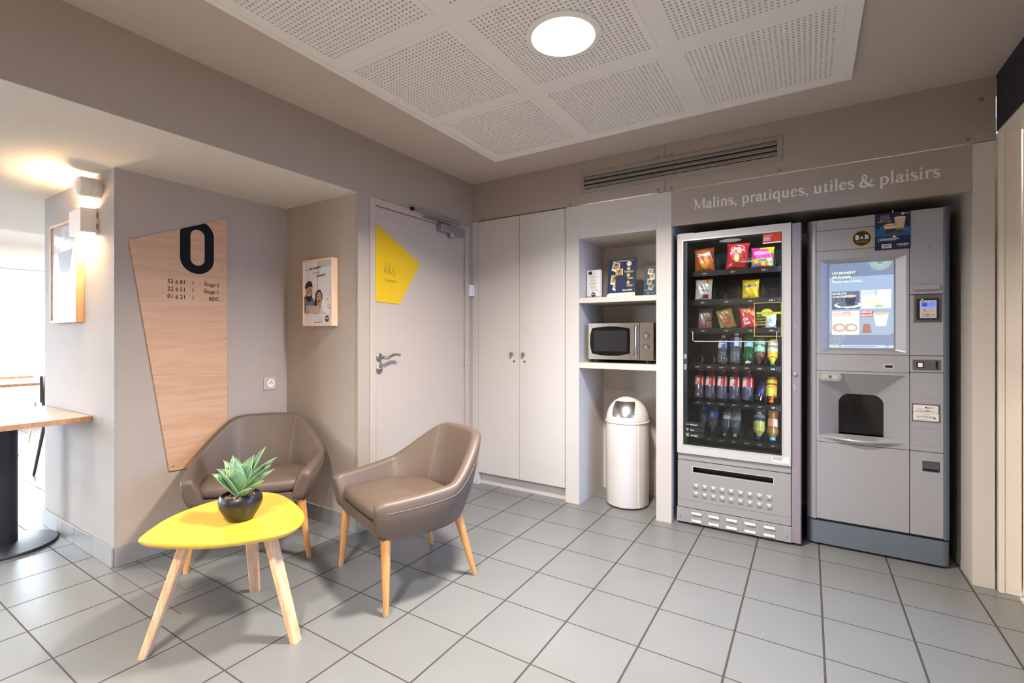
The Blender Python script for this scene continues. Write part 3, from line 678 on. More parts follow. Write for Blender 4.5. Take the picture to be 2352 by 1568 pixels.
def bblogo(cv, cx, cy, r, ky=1.0, ring=gold, face=brown, hot=True):
    cv.ell(cx, cy, r, r*ky, ring); cv.ell(cx, cy, r*.86, r*.86*ky, face)
    cv.text('B', cx-r*.44, cy-r*.10, r*.52, wht, 'C', bold=.03, sx=.95).text('&', cx, cy-r*.08, r*.36, wht, 'C').text('B', cx+r*.44, cy-r*.10, r*.52, wht, 'C', bold=.03, sx=.95)
    if hot: cv.text('HOTELS', cx, cy-r*.46, r*.19, gold, 'C', sx=1.15)
bblogo(cv, W_*.86, H_*.085, .0225)
cv.build('print', pf)

# poster in the passage (next to the wall lamp)
pk = thing('framed_poster', 'large framed poster with knitted bottle picture under the wall lamp', 'picture', (-3.66, 1.0, 1.28))
ax0, ax1, az0, az1, ayf = -3.915, -3.475, 1.277, 1.862, .965
rect_frame(pk, ax0, ax1, az0, az1, ayf, 1.0, .014, wood('frame_oak', (226, 186, 144), (208, 164, 120), .5, 'Z', .8))
MB().box(ax0+.013, ax1-.013, ayf+.008, .999, az0+.013, az1-.013).build('backing_board', white, pk)
cv = Canvas((ax0+.014, ayf+.0075, az0+.014), (1, 0, 0), (0, 0, 1), .0002)
w_, h_ = ax1-ax0-.028, az1-az0-.028
cv.rect(0, 0, w_, h_, M('glossy_paper', (176, 174, 178), .2)).rect(0, 0, w_, h_*.45, M('blue_paper', (160, 170, 192), .2)).rect(0, h_*.5, w_*.9, h_*.72, M('pp_a', (150, 150, 160), .3))
cv.poly([(w_*.42, 0), (w_*.38, h_*.3), (w_*.40, h_*.5), (w_*.36, h_*.66), (w_*.40, h_*.98), (w_*.72, h_*.98), (w_*.78, h_*.66), (w_*.72, h_*.5), (w_*.76, h_*.3), (w_*.86, 0)], M('pp_b', (186, 184, 192), .3))
cv.poly([(w_*.25, h_*.72), (w_*.36, h_*.50), (w_*.72, h_*.50), (w_*.84, h_*.73)], M('pp_c', (76, 64, 80), .5))
for k in range(26): a = random.uniform(.3, .78); b = random.uniform(.52, .70); cv.rect(w_*a, h_*b, w_*(a+.035), h_*(b+.012), M('pp_d', (130, 122, 138), .5))
cv.ring(w_*.6, h_*.88, .018, .022, M('pp_e', (170, 150, 150), .5))
cv.build('print', pk)

# ---------------------------------------------------------------- wall socket
so = thing('wall_socket', 'beige square power socket low on the wall right of oak board', 'socket', (XS, 1.86, .88))
beige = M('socket_beige', (196, 182, 166), .4)
MB().box(XS, XS+.008, 1.795, 1.877, .842, .925).build('cover_plate', beige, so, bevel=.002)
MB().lathe([(.027, 0), (.027, .002), (.022, .002), (.022, .0005)], (XS+.008, 1.842, .884), 26, T=TX).build('socket_ring', white, so)
MB().lathe([(.003, 0), (.003, .002)], (XS+.0085, 1.833, .884), 10, T=TX).lathe([(.003, 0), (.003, .002)], (XS+.0085, 1.851, .884), 10, T=TX).lathe([(.0025, 0), (.0025, .008)], (XS+.0085, 1.842, .895), 10, T=TX).build('pin', dark, so)

# ---------------------------------------------------------------- tub armchairs
leath = M('taupe_leatherette', (99, 82, 70), .48, bump=.12, bs=420, coat=.0, var=.03, vs=6)
beech = wood('beech_leg', (216, 158, 96), (196, 134, 74), .4, 'Z', 1.2)
glide = M('glide_grey', (170, 170, 172), .5)
def make_chair(label, loc, rz):
    t = thing('armchair', label, 'armchair', loc, rz, 'taupe tub armchairs')
    # half outlines: (x, y, z) of the outer rim and the outer bottom, from arm front to back centre
    top = catmull([(.302, -.300, .487), (.318, -.20, .492), (.334, -.10, .500), (.347, .0, .512), (.348, .06, .526), (.325, .12, .562), (.283, .19, .618), (.238, .25, .668), (.198, .29, .696), (.15, .315, .707), (.08, .328, .710), (.0, .332, .711)], 5)
    bot = catmull([(.262, -.278, .315), (.278, -.20, .310), (.287, -.12, .308), (.288, -.05, .308), (.280, .02, .308), (.264, .07, .308), (.238, .12, .308), (.203, .165, .308), (.165, .195, .308), (.12, .215, .308), (.06, .229, .308), (.0, .232, .308)], 5)
    n = len(top); U = [(Vector((-a.x, a.y, a.z)), Vector((-b.x, b.y, b.z))) for a, b in zip(top, bot)]+[(a, b) for a, b in list(zip(top, bot))[::-1][1:]]
    N2 = len(U); ls = []; outer_rows = []
    for i, (a, b) in enumerate(U):
        p, q = U[max(i-1, 0)][0], U[min(i+1, N2-1)][0]; d = (q-p); d.z = 0; d.normalize()
        nrm = Vector((-d.y, d.x, 0))               # inward?
        if nrm.dot(Vector((0, -.02, 0))-Vector((a.x, a.y, 0))) < 0: nrm = -nrm
        s_ = i/(N2-1); e_ = min(1, min(i, N2-1-i)/2.0)
        T_ = .050+.010*(1-min(1, min(i, N2-1-i)/16)); loop = []
        for k in range(7):                          # outer face, bottom to top with a slight bulge
            w_ = k/6; pt = b.lerp(a, w_); pt = pt-nrm*(.016*math.sin(PI*min(w_*1.0, 1))); pt.z = b.z+(a.z-b.z-.018)*w_; loop.append(pt)
        c_ = a+nrm*T_*.5; c_.z = a.z-.018
        for k in range(1, 6):
            an = PI-PI*k/6; loop.append(c_+(-nrm)*(-math.cos(an))*-1*0+nrm*(-math.cos(PI*k/6))*T_*.5+Vector((0, 0, math.sin(PI*k/6)*.018)))
        ib = b+nrm*(T_*1.05); 
        for k in range(6, -1, -1):
            w_ = k/6; pt = ib.lerp(a+nrm*T_, w_); pt.z = b.z+(a.z-b.z-.018)*w_; 
            pt += nrm*(.012*math.sin(PI*w_)); loop.append(pt)
        if i in (0, N2-1):                          # soften the arm fronts
            ctr = sum(loop, Vector())/len(loop); loop = [ctr+(v-ctr)*.90 for v in loop]
        ls.append(loop)
    # rounded arm fronts: one more shrunken loop ahead of each end
    def endcap(loop):
        ctr = sum(loop, Vector())/len(loop); return [[ctr+(v-ctr)*a+Vector((0, -b, 0)) for v in loop] for a, b in ((.94, .005), (.84, .010), (.66, .0125))]
    ls = endcap(ls[0])[::-1]+ls+endcap(ls[-1])
    MB().loops(ls).build('shell', leath, t, local=True, sharp=60)
    # seams: double stitch line on the inner back and along the outer rim
    seam = M('seam_thread', (150, 130, 114), .7)
    mb = MB()
    for s_ in (-1, 1):
        i0 = N2//2+s_*15; a, b = U[i0]; p, q = U[i0-1][0], U[i0+1][0]; d = (q-p); d.z = 0; d.normalize(); nrm = Vector((-d.y, d.x, 0))
        if nrm.dot(-Vector((a.x, a.y, 0))) < 0: nrm = -nrm
        for off in (-.004, .004):
            pts = []
            L_ = ls[i0+3]
            pts = [v+nrm*.0008+d*off for v in L_[12:18]]; pts = [L_[9]+Vector((0, 0, .0012))+d*off, L_[11]+nrm*.001+Vector((0, 0, .001))+d*off]+pts
            mb.tube(pts, .0009, 5)
    for s_ in (0, 1):
        pts = []
        for i in range(2, N2//2-2) if s_ == 0 else range(N2//2+2, N2-2):
            L_ = ls[i+3]; o_v = L_[5]; pts.append(o_v+(L_[0]-L_[13]).normalized()*.0015)
        mb.tube(pts, .0010, 5)
    mb.build('stitching', seam, t, local=True)
    # seat pan with front rail
    rail = MB(); ins = [(b.x*.90, b.y*(.99 if b.y < -.2 else .93)) for b in bot]; poly = [(x, y) for x, y in ins]+[(-x, y) for x, y in ins[::-1][1:]]
    rail.prism(poly[::-1], .316, .366, 'z').build('seat_base', leath, t, local=True, bevel=.006, seg=3)
    # cushion
    cu = [(.238, -.268), (.250, -.15), (.256, -.04), (.245, .06), (.20, .13), (.13, .17), (.0, .185)]
    cu = [(q.x, q.y) for q in catmull([(a, b, 0) for a, b in cu], 4)]; ring = cu+[(-x, y) for x, y in cu[::-1][1:]]
    # front edge points
    ring += [(-.20, -.276), (-.10, -.281), (0, -.283), (.10, -.281), (.20, -.276)]
    ctr = Vector((0, -.06, 0)); L2 = []
    for sc, z in ((.90, .366), (.93, .370), (.975, .376), (1.0, .392), (.995, .410), (.97, .424), (.91, .433), (.72, .441), (.45, .446), (.2, .448)):
        L2.append([ctr+(Vector((x, y, 0))-ctr)*sc+Vector((0, 0, z-.014*max(0, (y+.05))/.2)) for x, y in ring])
    MB().loops(L2).build('seat_cushion', leath, t, local=True, sharp=70)
    mb = MB()
    for k in range(len(ring)-6, len(ring)-1):
        pass
    # legs
    for x0, y0, x1, y1 in ((.245, -.245, .288, -.262), (-.245, -.245, -.288, -.262), (.185, .15, .222, .235), (-.185, .15, -.222, .235)):
        a = Vector((x0, y0, .335)); b = Vector((x1, y1, .006)); mb = MB()
        mb.tube([a.lerp(b, k/6) for k in range(7)], [.0235-.0115*k/6 for k in range(7)], 16); lg = mb.build('leg', beech, t, local=True)
        MB().lathe([(.0105, 0), (.0115, .002), (.0115, .007)], (x1, y1, 0), 14).build('glide', glide, lg, local=True)
    return t
make_chair('taupe tub armchair behind the yellow table, in the corner', (-2.683, 1.551, 0), 50.2)
make_chair('taupe tub armchair in front of the grey door, right of plant', (-1.715, 1.785, 0), -20)

# ---------------------------------------------------------------- yellow coffee table
ct = thing('coffee_table', 'yellow guitar-pick-shaped coffee table on three wooden legs', 'table', (-2.0, 1.05, 0))
op = [(-2.118, .772), (-2.231, .898), (-2.283, 1.02), (-2.295, 1.150), (-2.268, 1.262), (-2.205, 1.315), (-2.119, 1.328), (-1.968, 1.299), (-1.798, 1.234), (-1.717, 1.156), (-1.703, 1.075), (-1.752, .983), (-1.821, .896), (-1.916, .825), (-2.02, .774), (-2.075, .760)]
op = [(v.x, v.y) for v in catmull([(a, b, 0) for a, b in op], 5, closed=True)]
cxm = sum(p[0] for p in op)/len(op); cym = sum(p[1] for p in op)/len(op)
yl = M('yellow_lacquer', (222, 184, 62), .3, coat=.3); ply = wood('ply_edge', (228, 196, 120), (206, 168, 96), .5, 'X', 1)
def sc_(k, z): return [(cxm+(x-cxm)*k, cym+(y-cym)*k, z) for x, y in op]
MB().loops([sc_(.985, .434), sc_(.996, .438), sc_(1, .443), sc_(.999, .447), sc_(.994, .450)]).build('tabletop', yl, ct, sharp=50)
MB().loops([sc_(.965, .427), sc_(.983, .4335)]).build('edge_veneer', ply, ct)
ash = wood('ash_leg', (234, 198, 158), (210, 162, 118), .5, 'Z', 1.0)
for (tx, ty, bx, by, an) in ((-1.995, .875, -2.111, .782, 35), (-2.135, 1.19, -2.215, 1.262, -40), (-1.830, 1.095, -1.713, 1.138, 10)):
    d = Vector((bx-tx, by-ty, 0)).normalized(); e = Vector((-d.y, d.x, 0)); mb = MB(); ls = []
    for k in range(7):
        w_ = k/6; c_ = Vector((tx, ty, .43)).lerp(Vector((bx, by, 0)), w_); a, b = .027-.006*w_, .016-.002*w_
        ls.append([c_+e*(a*x)+d*(b*y) for x, y in ((-1, -.6), (-.8, -1), (.8, -1), (1, -.6), (1, .6), (.8, 1), (-.8, 1), (-1, .6))])
    mb.loops(ls, smooth=True).build('leg', ash, ct, sharp=25)

# ---------------------------------------------------------------- potted agave
PX, PY = -1.978, 1.066
pl = thing('potted_agave', 'green agave in a round black pot on the yellow table', 'plant', (PX, PY, .450))
potm = M('black_pot', (26, 25, 25), .38, bump=.15, bs=60, coat=.1)
pot = MB().lathe([(.0, 0), (.040, 0), (.046, .004), (.060, .030), (.073, .056), (.0765, .076), (.0755, .088), (.071, .099), (.067, .1035), (.063, .103), (.063, .094), (.05, .085), (.0, .085)], (PX, PY, .4502), 40, mi=0, cap0=False, cap1=False, sx=1.06, sy=1.06).build('pot', potm, pl)
peb = M('pebble', (172, 132, 104), .8, var=.35, vs=60); mb = MB()
for k in range(130):
    a = random.uniform(0, 2*PI); r_ = .054*math.sqrt(random.random()); s_ = random.uniform(.003, .006); mb.ball((PX+r_*math.cos(a), PY+r_*math.sin(a), .539+random.uniform(0, .008)), s_, s_*random.uniform(.7, 1), s_*.8, 6, 4)
o = mb.build('gravel', peb, pl); o['kind'] = 'stuff'
def agave_mat():
    m = M('agave_leaf', (88, 138, 104), .42, coat=.05); nt = m.node_tree; N = nt.nodes; L = nt.links; p = N['Principled BSDF']
    tc = N.new('ShaderNodeTexCoord'); n = N.new('ShaderNodeTexNoise'); n.inputs['Scale'].default_value = 16; n.inputs['Detail'].default_value = 5
    cr = N.new('ShaderNodeValToRGB'); e = cr.color_ramp.elements; e[0].position = .35; e[0].color = (*lin((58, 106, 84)), 1); e[1].position = .65; e[1].color = (*lin((138, 168, 112)), 1)
    x = cr.color_ramp.elements.new(.5); x.color = (*lin((92, 142, 108)), 1)
    L.new(tc.outputs['Object'], n.inputs['Vector']); L.new(n.outputs[0], cr.inputs[0]); L.new(cr.outputs[0], p.inputs['Base Color'])
    p.inputs['Subsurface Weight'].default_value = .0
    return m
agm = agave_mat(); thorn = M('agave_edge', (206, 206, 170), .5)
def leaf(az, tilt, ln, wd, curl=.0, twist=0, base=.008, cup=.45):
    """az heading deg, tilt from vertical at base, curl adds outward bend"""
    mb = MB(); n = 14; m = 8; rows = []; pos = Vector((math.cos(R(az))*base, math.sin(R(az))*base, .088)); ang = tilt
    out = Vector((math.cos(R(az)), math.sin(R(az)), 0)); side0 = Vector((-out.y, out.x, 0))
    for i in range(n+1):
        t_ = i/n; d = out*math.sin(R(ang))+Vector((0, 0, 1))*math.cos(R(ang)); up = Vector((0, 0, 1))*math.sin(R(ang))-out*math.cos(R(ang))
        side = side0*math.cos(R(twist*t_))+up*math.sin(R(twist*t_)); upp = up*math.cos(R(twist*t_))-side0*math.sin(R(twist*t_))
        w_ = wd*(.62+1.15*t_-.4*t_**2 if t_ < .5 else 1.095*(1-((t_-.5)/.5)**1.7)+.0)*.5
        w_ = max(w_, .0004); row = []
        for k in range(m+1):
            s_ = -1+2*k/m; row.append(pos+side*(s_*w_)+upp*(cup*w_*abs(s_)**1.8-.003*(1-s_*s_)))
        rows.append((row, upp, pos.copy(), side, w_)); pos = pos+d*(ln/n); ang += curl/n
    F = [r[0] for r in rows]; B = [[v-r[1]*(.0028*(1-abs(-1+2*k/m)**3)*(1-.7*i/n)+.0004) for k, v in enumerate(r[0])] for i, r in enumerate(rows)]
    K = m+1; vs = [v for r in F for v in r]+[v for r in B for v in r]; o = (n+1)*K; fs = []
    for i in range(n):
        for k in range(m):
            a = i*K+k; fs.append((a, a+1, a+K+1, a+K)); fs.append((o+a, o+a+K, o+a+K+1, o+a+1))
        fs.append((i*K, i*K+K, o+i*K+K, o+i*K)); fs.append((i*K+m, o+i*K+m, o+i*K+K+m, i*K+K+m))
    mb.add(vs, fs, 0, True)
    for sgn, k in ((-1, 0), (1, m)):
        mb.tube([F[i][k] for i in range(n+1)], [.0007]*n+[.0003], 5, mi=1)
        for i in range(2, n-1, 2):
            p = F[i][k]; q = p+rows[i][3]*(sgn*.0038)+(F[i+1][k]-p)*.35; mb.tube([p-rows[i][3]*sgn*.0005, q], [.0011, .0002], 5, mi=1)
    mb.tube([F[n][m//2], F[n][m//2]+(F[n][m//2]-F[n-1][m//2]).normalized()*.006], [.0012, .0002], 5, mi=1)
    return mb.build('leaf', [agm, thorn], pl, local=True, sharp=60)
# view direction from the camera is roughly (-.87,.49): image-right is (.85,.53)
LV = [  # azimuth, tilt, length, width, curl, twist
    (232, 26, .112, .080, 10, 0), (290, 10, .128, .040, -6, 10), (95, 12, .130, .062, 10, 0), (62, 18, .165, .042, 10, 18), (35, 34, .165, .052, 12, -12),
    (190, 26, .130, .046, 12, 8), (168, 26, .140, .044, 12, 0), (20, 40, .150, .040, 6, 20), (5, 58, .125, .030, -4, 0), (345, 66, .110, .030, -10, 6),
    (212, 44, .112, .060, 8, 0), (315, 22, .118, .045, 6, 20), (120, 34, .110, .036, 14, 0), (200, 52, .085, .026, 10, 0), (75, 50, .115, .034, 4, 0), (330, 5, .10, .022, 0, 30)]
for a in LV: leaf(a[0], a[1], a[2]*1.27, a[3]*1.3, *a[4:])

# ---------------------------------------------------------------- bin
bn = thing('dustbin', 'white cylindrical dustbin with dome lid in the open niche', 'bin', (-1.105, 3.335, 0))
binm = M('white_enamel', (226, 220, 214), .3, coat=.2)
BX, BY = -1.105, 3.335
MB().lathe([(.143, 0), (.146, .003), (.146, .018)], (BX, BY, 0), 48).build('base_ring', M('bin_base', (50, 44, 40), .5), bn)
MB().lathe([(.147, .012), (.1485, .016), (.1485, .590)], (BX, BY, 0), 56).build('body', binm, bn)
MB().box(-.0035, .0035, -.1525, -.146, .012, .585).build('seam', binm, bn, local=True).matrix_basis = Matrix.Rotation(R(50), 4, 'Z')
# dome with a flap opening on the camera side
fa = math.degrees(math.atan2(-BY, -BX)); fa = fa-14; nA, nE = 144, 40
def dome(a, e, r=.149, rz=.165, z0=.602): return (BX+r*math.cos(a)*math.cos(e), BY+r*math.sin(a)*math.cos(e), z0+.0+rz*math.sin(e))
mb = MB(); da = lambda i: 2*PI*i/nA+R(fa); inside = lambda i, e: abs(((i+nA//2) % nA-nA//2)+.5)*2*PI/nA*math.cos(R(90)*(e+.5)/nE) < (.56 if 6 <= e < 24 else .50) and 5 <= e < 25
vs = [dome(da(i), R(90)*e/nE) for e in range(nE+1) for i in range(nA)]
fs = [(e*nA+i, e*nA+(i+1) % nA, (e+1)*nA+(i+1) % nA, (e+1)*nA+i) for e in range(nE) for i in range(nA) if not inside(i, e)]
mb.add(vs, fs, 0, True); o = mb.build('lid', binm, bn, sharp=50); sm = o.modifiers.new('s', 'SOLIDIFY'); sm.thickness = .004; sm.offset = -1
vs = [dome(da(i), R(90)*e/nE, .1435, .158, .602) for e in range(3, 28) for i in range(-26, 27)]; K = 53
MB().add(vs, [(e*K+i, e*K+i+1, (e+1)*K+i+1, (e+1)*K+i) for e in range(24) for i in range(52)], 0, True).build('flap', steel, bn, sharp=60)
MB().lathe([(.1495, .588), (.154, .590), (.1555, .595), (.154, .600), (.1495, .603)], (BX, BY, 0), 56, cap0=False, cap1=False).build('rim', binm, bn)

# ---------------------------------------------------------------- microwave
mw = thing('microwave_oven', 'brushed steel microwave oven with two knobs on the lower shelf', 'microwave', (-1.115, 3.4, 1.01))
sts = M('microwave_steel', (150, 137, 126), .26, .95)
mx0, mx1, mz0, mz1, my = -1.347, -.880, 1.034, 1.290, 3.196
MB().box(mx0+.002, mx1-.002, my+.02, 3.54, mz0, mz1-.003).build('case', M('case_grey', (92, 88, 84), .45, .5), mw, bevel=.003)
for fx_ in (-1.30, -.93):
    for fy_ in (3.235, 3.50): MB().lathe([(.012, 0), (.014, .002), (.014, .0235)], (fx_, fy_, 1.0105), 12).build('foot', dark, mw)
dw = [(-1.318, 1.253), (-1.26, 1.262), (-1.19, 1.267), (-1.12, 1.264), (-1.042, 1.250), (-1.040, 1.165), (-1.042, 1.078), (-1.12, 1.063), (-1.19, 1.060), (-1.26, 1.064), (-1.318, 1.075), (-1.330, 1.12), (-1.334, 1.165), (-1.330, 1.21)]
xr = -.976; out = [(mx0, mz1), (-1.26, mz1), (-1.19, mz1), (-1.12, mz1), (xr, mz1), (xr, 1.165), (xr, mz0), (-1.12, mz0), (-1.19, mz0), (-1.26, mz0), (mx0, mz0), (mx0, 1.10), (mx0, 1.165), (mx0, 1.23)]
dr = MB().ringplate(out, dw, my, my+.02).build('door', sts, mw, bevel=.001)
MB().prism(dw, my+.006, my+.010, 'y').build('window', M('dark_glass', (12, 11, 11), .12, spec=.3), dr)
MB().prism([(x, z) for x, z in rrect(-1.305, -1.065, 1.092, 1.238, .006)], my+.0052, my+.0058, 'y').build('screen_mesh', M('mesh_grey', (34, 31, 29), .35, spec=.2), dr)
MB().box(-1.036, -1.008, my-.012, my, 1.066, 1.27).build('grip', sts, dr, bevel=.003)
MB().tube(catmull([(-.996, my, 1.270), (-.996, my-.018, 1.262), (-.996, my-.022, 1.165), (-.996, my-.018, 1.068), (-.996, my, 1.060)], 8), .0055, 10).build('handle', chrome, dr)
MB().box(xr+.002, mx1, my, my+.02, mz0, mz1).build('control_panel', sts, mw, bevel=.001)
for z in (1.203, 1.127):
    MB().lathe([(.021, 0), (.0215, .008), (.019, .012), (.0175, .008), (.0165, .008), (.0155, .020), (.013, .022)], (-.927, my, z), 28, T=Matrix.Rotation(R(90), 4, 'X')).build('knob', chrome, mw)
cv = Canvas((0, my, 0), (1, 0, 0), (0, 0, 1), .0003)
for z in (1.203, 1.127):
    for k in range(7): a = R(200-k*36); cv.ell(-.927+.029*math.cos(a), z+.029*math.sin(a), .0013, .0013, ink, n=8)
cv.build('dial_markings', mw); cv = Canvas((0, my, 0), (1, 0, 0), (0, 0, 1), .0003)
cv.ring(-1.326, 1.277, .0035, .0045, redk, n=14).line([(-1.330, 1.272), (-1.322, 1.272)], .001, redk).rect(-1.338, 1.2665, -1.314, 1.2685, greyk)
cv.build('maker_logo', mw)

# ---------------------------------------------------------------- brochures on the shelf
acr = glassy('acrylic', (240, 245, 248), 1.35, .02)
def leaning(name, label, cat, x, y, w, h, deg, th_, m, group=None, rz=0):
    t = thing(name, label, cat, (x, y, 1.468), rz, group); return t
bs_ = thing('brochure_stack', 'stack of white marbled brochures at the left of upper shelf', 'brochure', (-1.325, 3.235, 1.4685), -4)
mb = MB()
for k in range(9): mb.box(-.052+k*.0008*(k % 2), .052+k*.0006, .004+k*.0022, .0058+k*.0022, .002, .208-(k % 3)*.001)
mb.build('pages', white, bs_, local=True)
MB().box(-.056, .056, .0255, .028, 0, .10).box(-.056, .056, -.002, .0255, 0, .002).box(-.056, .056, -.002, 0, 0, .02).build('holder', acr, bs_, local=True)
cv = Canvas((-.052, .004, .002), (1, 0, 0), (0, 0, 1), .0002); mbm = M('marble_print', (222, 222, 224), .4); gd2 = M('gold_foil', (196, 164, 84), .35, .3)
cv.rect(0, 0, .104, .206, mbm)
for k in range(9):
    a, b = random.uniform(0, .08), random.uniform(.02, .18); cv.line([(a, b), (a+.02, b+.012), (min(a+.045, .103), b+.008)], .0009, M('vein', (178, 178, 184), .5))
cv.poly([(.008, .188), (.022, .198), (.042, .197), (.038, .172), (.022, .172)], navy).ell(.06, .176, .022, .02, M('m_light', (206, 212, 220), .4))
for s_, yy, hh_ in (('ONLY', .148, .016), ('FOR', .124, .015), ('EVERY', .100, .0165), ('ONE', .074, .016)): cv.text(s_, .055, yy, hh_, gd2, 'C', bold=.01, sx=1.12)
cv.line([(.07, .07), (.085, .05), (.104, .035)], .004, skin).line([(.03, .085), (.05, .055), (.052, .04)], .002, skin)
bblogo(cv, .052, .028, .017, hot=False, ring=brown)
cv.build('print', bs_, local=True)

def man_card(cv, cx, cy, w, h, rot):
    yb = M('card_yellow', (198, 166, 58), .5); ca, sa = math.cos(R(rot)), math.sin(R(rot))
    T = lambda x, y: (cx+(x*ca-y*sa)*w, cy+(x*sa+y*ca)*h)
    cv.poly([T(-.5, -.5), T(.5, -.5), T(.5, .5), T(-.5, .5)], wht); cv.poly([T(-.42, -.26), T(.42, -.26), T(.42, .44), T(-.42, .44)], yb)
    cv.poly([T(-.26, -.26), T(-.12, -.12), T(.12, -.12), T(.26, -.26)], ink).poly([T(-.07, -.22), T(.07, -.22), T(.06, -.02), T(-.06, -.02)], skin)
    cv.poly([T(.17*math.cos(R(a)), .08+.19*math.sin(R(a))) for a in range(0, 360, 24)], skin)
    cv.poly([T(-.19, .10), T(-.18, .28), T(-.02, .34), T(.16, .30), T(.19, .12), T(.13, .2), T(-.12, .2)], hairk)
    for e in (-.075, .075): cv.line([T(e+.055*math.cos(R(a)), .09+.045*math.sin(R(a))) for a in range(0, 361, 45)], .0011, hairk)
    cv.line([T(-.06, -.02), T(.06, -.01)], .001, redk)
def navy_card(cv, W2, H2, full=True):
    cv.rect(0, 0, W2, H2, navy)
    s_ = H2/.29
    ys = ((.235, .255), (.30, .215), (.19, .155), (.245, .10)) if full else ((.42, .235), (.50, .19), (.38, .14), (.44, .085))
    for k, ((u, v), rt) in enumerate(zip(((.27, .80), (.40, .63), (.24, .46), (.34, .29)), (-14, 3, -8, -20))):
        man_card(cv, (u+(.0 if full else .16))*W2, v*H2, W2*(.26 if full else .30), W2*(.33 if full else .38), rt)
t = thing('club_display_card', 'tall navy display card with four man portraits in the shelf centre', 'display card', (-1.128, 3.26, 1.4685), 0)
def tilt_build(builder, parent, deg):
    M_ = Matrix.Rotation(R(-deg), 4, 'X'); return M_
TL = Matrix.Rotation(R(-9), 4, 'X')
W2, H2 = .205, .285
bd = MB().box(-W2/2, W2/2, .0, .003, 0, H2).build('card', navy, t, local=True); bd.matrix_basis = TL
cv = Canvas((-W2/2, 0, 0), (1, 0, 0), (0, 0, 1), .0002); navy_card(cv, W2, H2)
cv.text('LE NOUVEAU PROGRAMME QUI PIMENTE LE QUOTIDIEN', W2*.52, H2*.945, .0048, wht, 'C', bold=.01, sx=.92).scribble(W2*.28, H2*.925, W2*.48, .0024, wht, 1, 'C')
cv.ell(W2*.74, H2*.86, .0175, .0175, wht).text('GRATUIT', W2*.74, H2*.852, .0045, ink, 'C', sx=.9)
for v_ in (.735, .565, .38):
    cv.ell(W2*.735, H2*v_, .0135, .0135, M('badge_yellow', (206, 176, 66), .5)); cv.ell(W2*.735, H2*v_, .006, .005, M('badge_pale', (236, 214, 130), .5)); cv.scribble(W2*.56, H2*(v_-.062), W2*.36, .0028, wht, 3, 'C')
cv.text('Dites B&B!!!', W2*.73, H2*.175, .0105, wht, 'C', bold=.035, sx=.98)
cv.poly([(0, 0), (W2, 0), (W2, H2*.125), (W2*.12, H2*.125), (W2*.03, H2*.10), (0, H2*.06)], wht)
cv.ring(W2*.70, H2*.062, .0085, .0100, greyk).text('B&B', W2*.70, H2*.05, .005, greyk, 'C', bold=.02).text('CLUB', W2*.80, H2*.05, .0075, greyk, sx=1.1).scribble(W2*.1, H2*.085, W2*.42, .0028, greyk, 1).scribble(W2*.1, H2*.045, W2*.2, .0028, greyk, 1)
for k in range(3): cv.ell(W2*(.35+k*.05), H2*.045, .0022, .0022, greyk, n=10)
cv.build('print', bd, local=True)
st_ = MB().add([(-.04, .003, .0), (.04, .003, .0), (.04, .003, .16), (-.04, .003, .16), (-.03, .085, -.0), (.03, .085, 0)], [(0, 1, 5, 4), (3, 2, 1, 0), (2, 3, 4, 5)]).build('stand', navy, t, local=True)
t = thing('flyer_holder', 'clear holder of small navy flyers at the right of upper shelf', 'holder', (-.905, 3.215, 1.4685), 3)
W3, H3 = .105, .21
mb = MB()
for k in range(8): mb.box(-W3/2, W3/2, .003+k*.002, .0046+k*.002, .003, H3-(k % 2)*.001)
bd = mb.build('flyers', [navy], t, local=True); bd.matrix_basis = TL
cv = Canvas((-W3/2, .003, .003), (1, 0, 0), (0, 0, 1), .0002); navy_card(cv, W3, H3, False)
cv.scribble(W3*.1, H3*.2, W3*.7, .0026, wht, 2).ring(W3*.34, H3*.09, .0075, .009, wht).text('B&B', W3*.34, H3*.072, .0045, wht, 'C', bold=.02).text('CLUB', W3*.50, H3*.075, .0065, wht, sx=1.1)
cv.build('print', bd, local=True)
hd = MB().box(-W3/2-.004, W3/2+.004, -.001, .0008, 0, .11).box(-W3/2-.004, -W3/2-.002, .001, .05, 0, .11).box(W3/2+.002, W3/2+.004, .001, .05, 0, .11).box(-W3/2-.004, W3/2+.004, .022, .024, 0, .19).box(-W3/2-.004, W3/2+.004, 0, .05, 0, .002).build('holder', acr, t, local=True); hd.matrix_basis = Matrix.Translation((0, -.003, 0)) @ TL

# ================================================================ SNACK VENDING MACHINE
sv = thing('vending_machine', 'grey glass-fronted snack and drink vending machine, left of coffee machine', 'vending machine', (-.38, 3.2, 0))
svf = M('machine_silver', (200, 196, 192), .42, .15); svd = M('machine_grey', (160, 157, 155), .45, .2); svp = M('machine_mauve', (150, 140, 146), .45, .2)
liner = M('machine_liner', (13, 14, 17), .45); tray = M('tray_black', (14, 15, 17), .35)
VX0, VX1 = -.717, -.045; YV = 3.17
mb = MB().box(VX0, VX0+.02, YV+.022, 3.93, .11, 1.848).box(VX1-.02, VX1, YV+.05, 3.93, .02, 1.848).box(VX0, VX1, 3.91, 3.93, .02, 1.848).box(VX0, VX1, YV+.022, 3.93, 1.826, 1.848).box(VX0, VX1, YV+.05, 3.93, .02, .05)
mb.build('cabinet', M('cabinet_dark_grey', (58, 58, 62), .5), sv, bevel=.001)
mb = MB().box(VX0+.02, VX0+.024, YV+.022, 3.9, .45, 1.826).box(-.112, -.108, YV+.022, 3.9, .45, 1.826).box(VX0+.02, VX1-.02, 3.88, 3.9, .45, 1.826).box(VX0+.02, -.108, YV+.022, 3.9, 1.818, 1.826).box(VX0+.02, -.108, YV+.022, 3.9, .44, .452)
mb.build('liner', liner, sv)
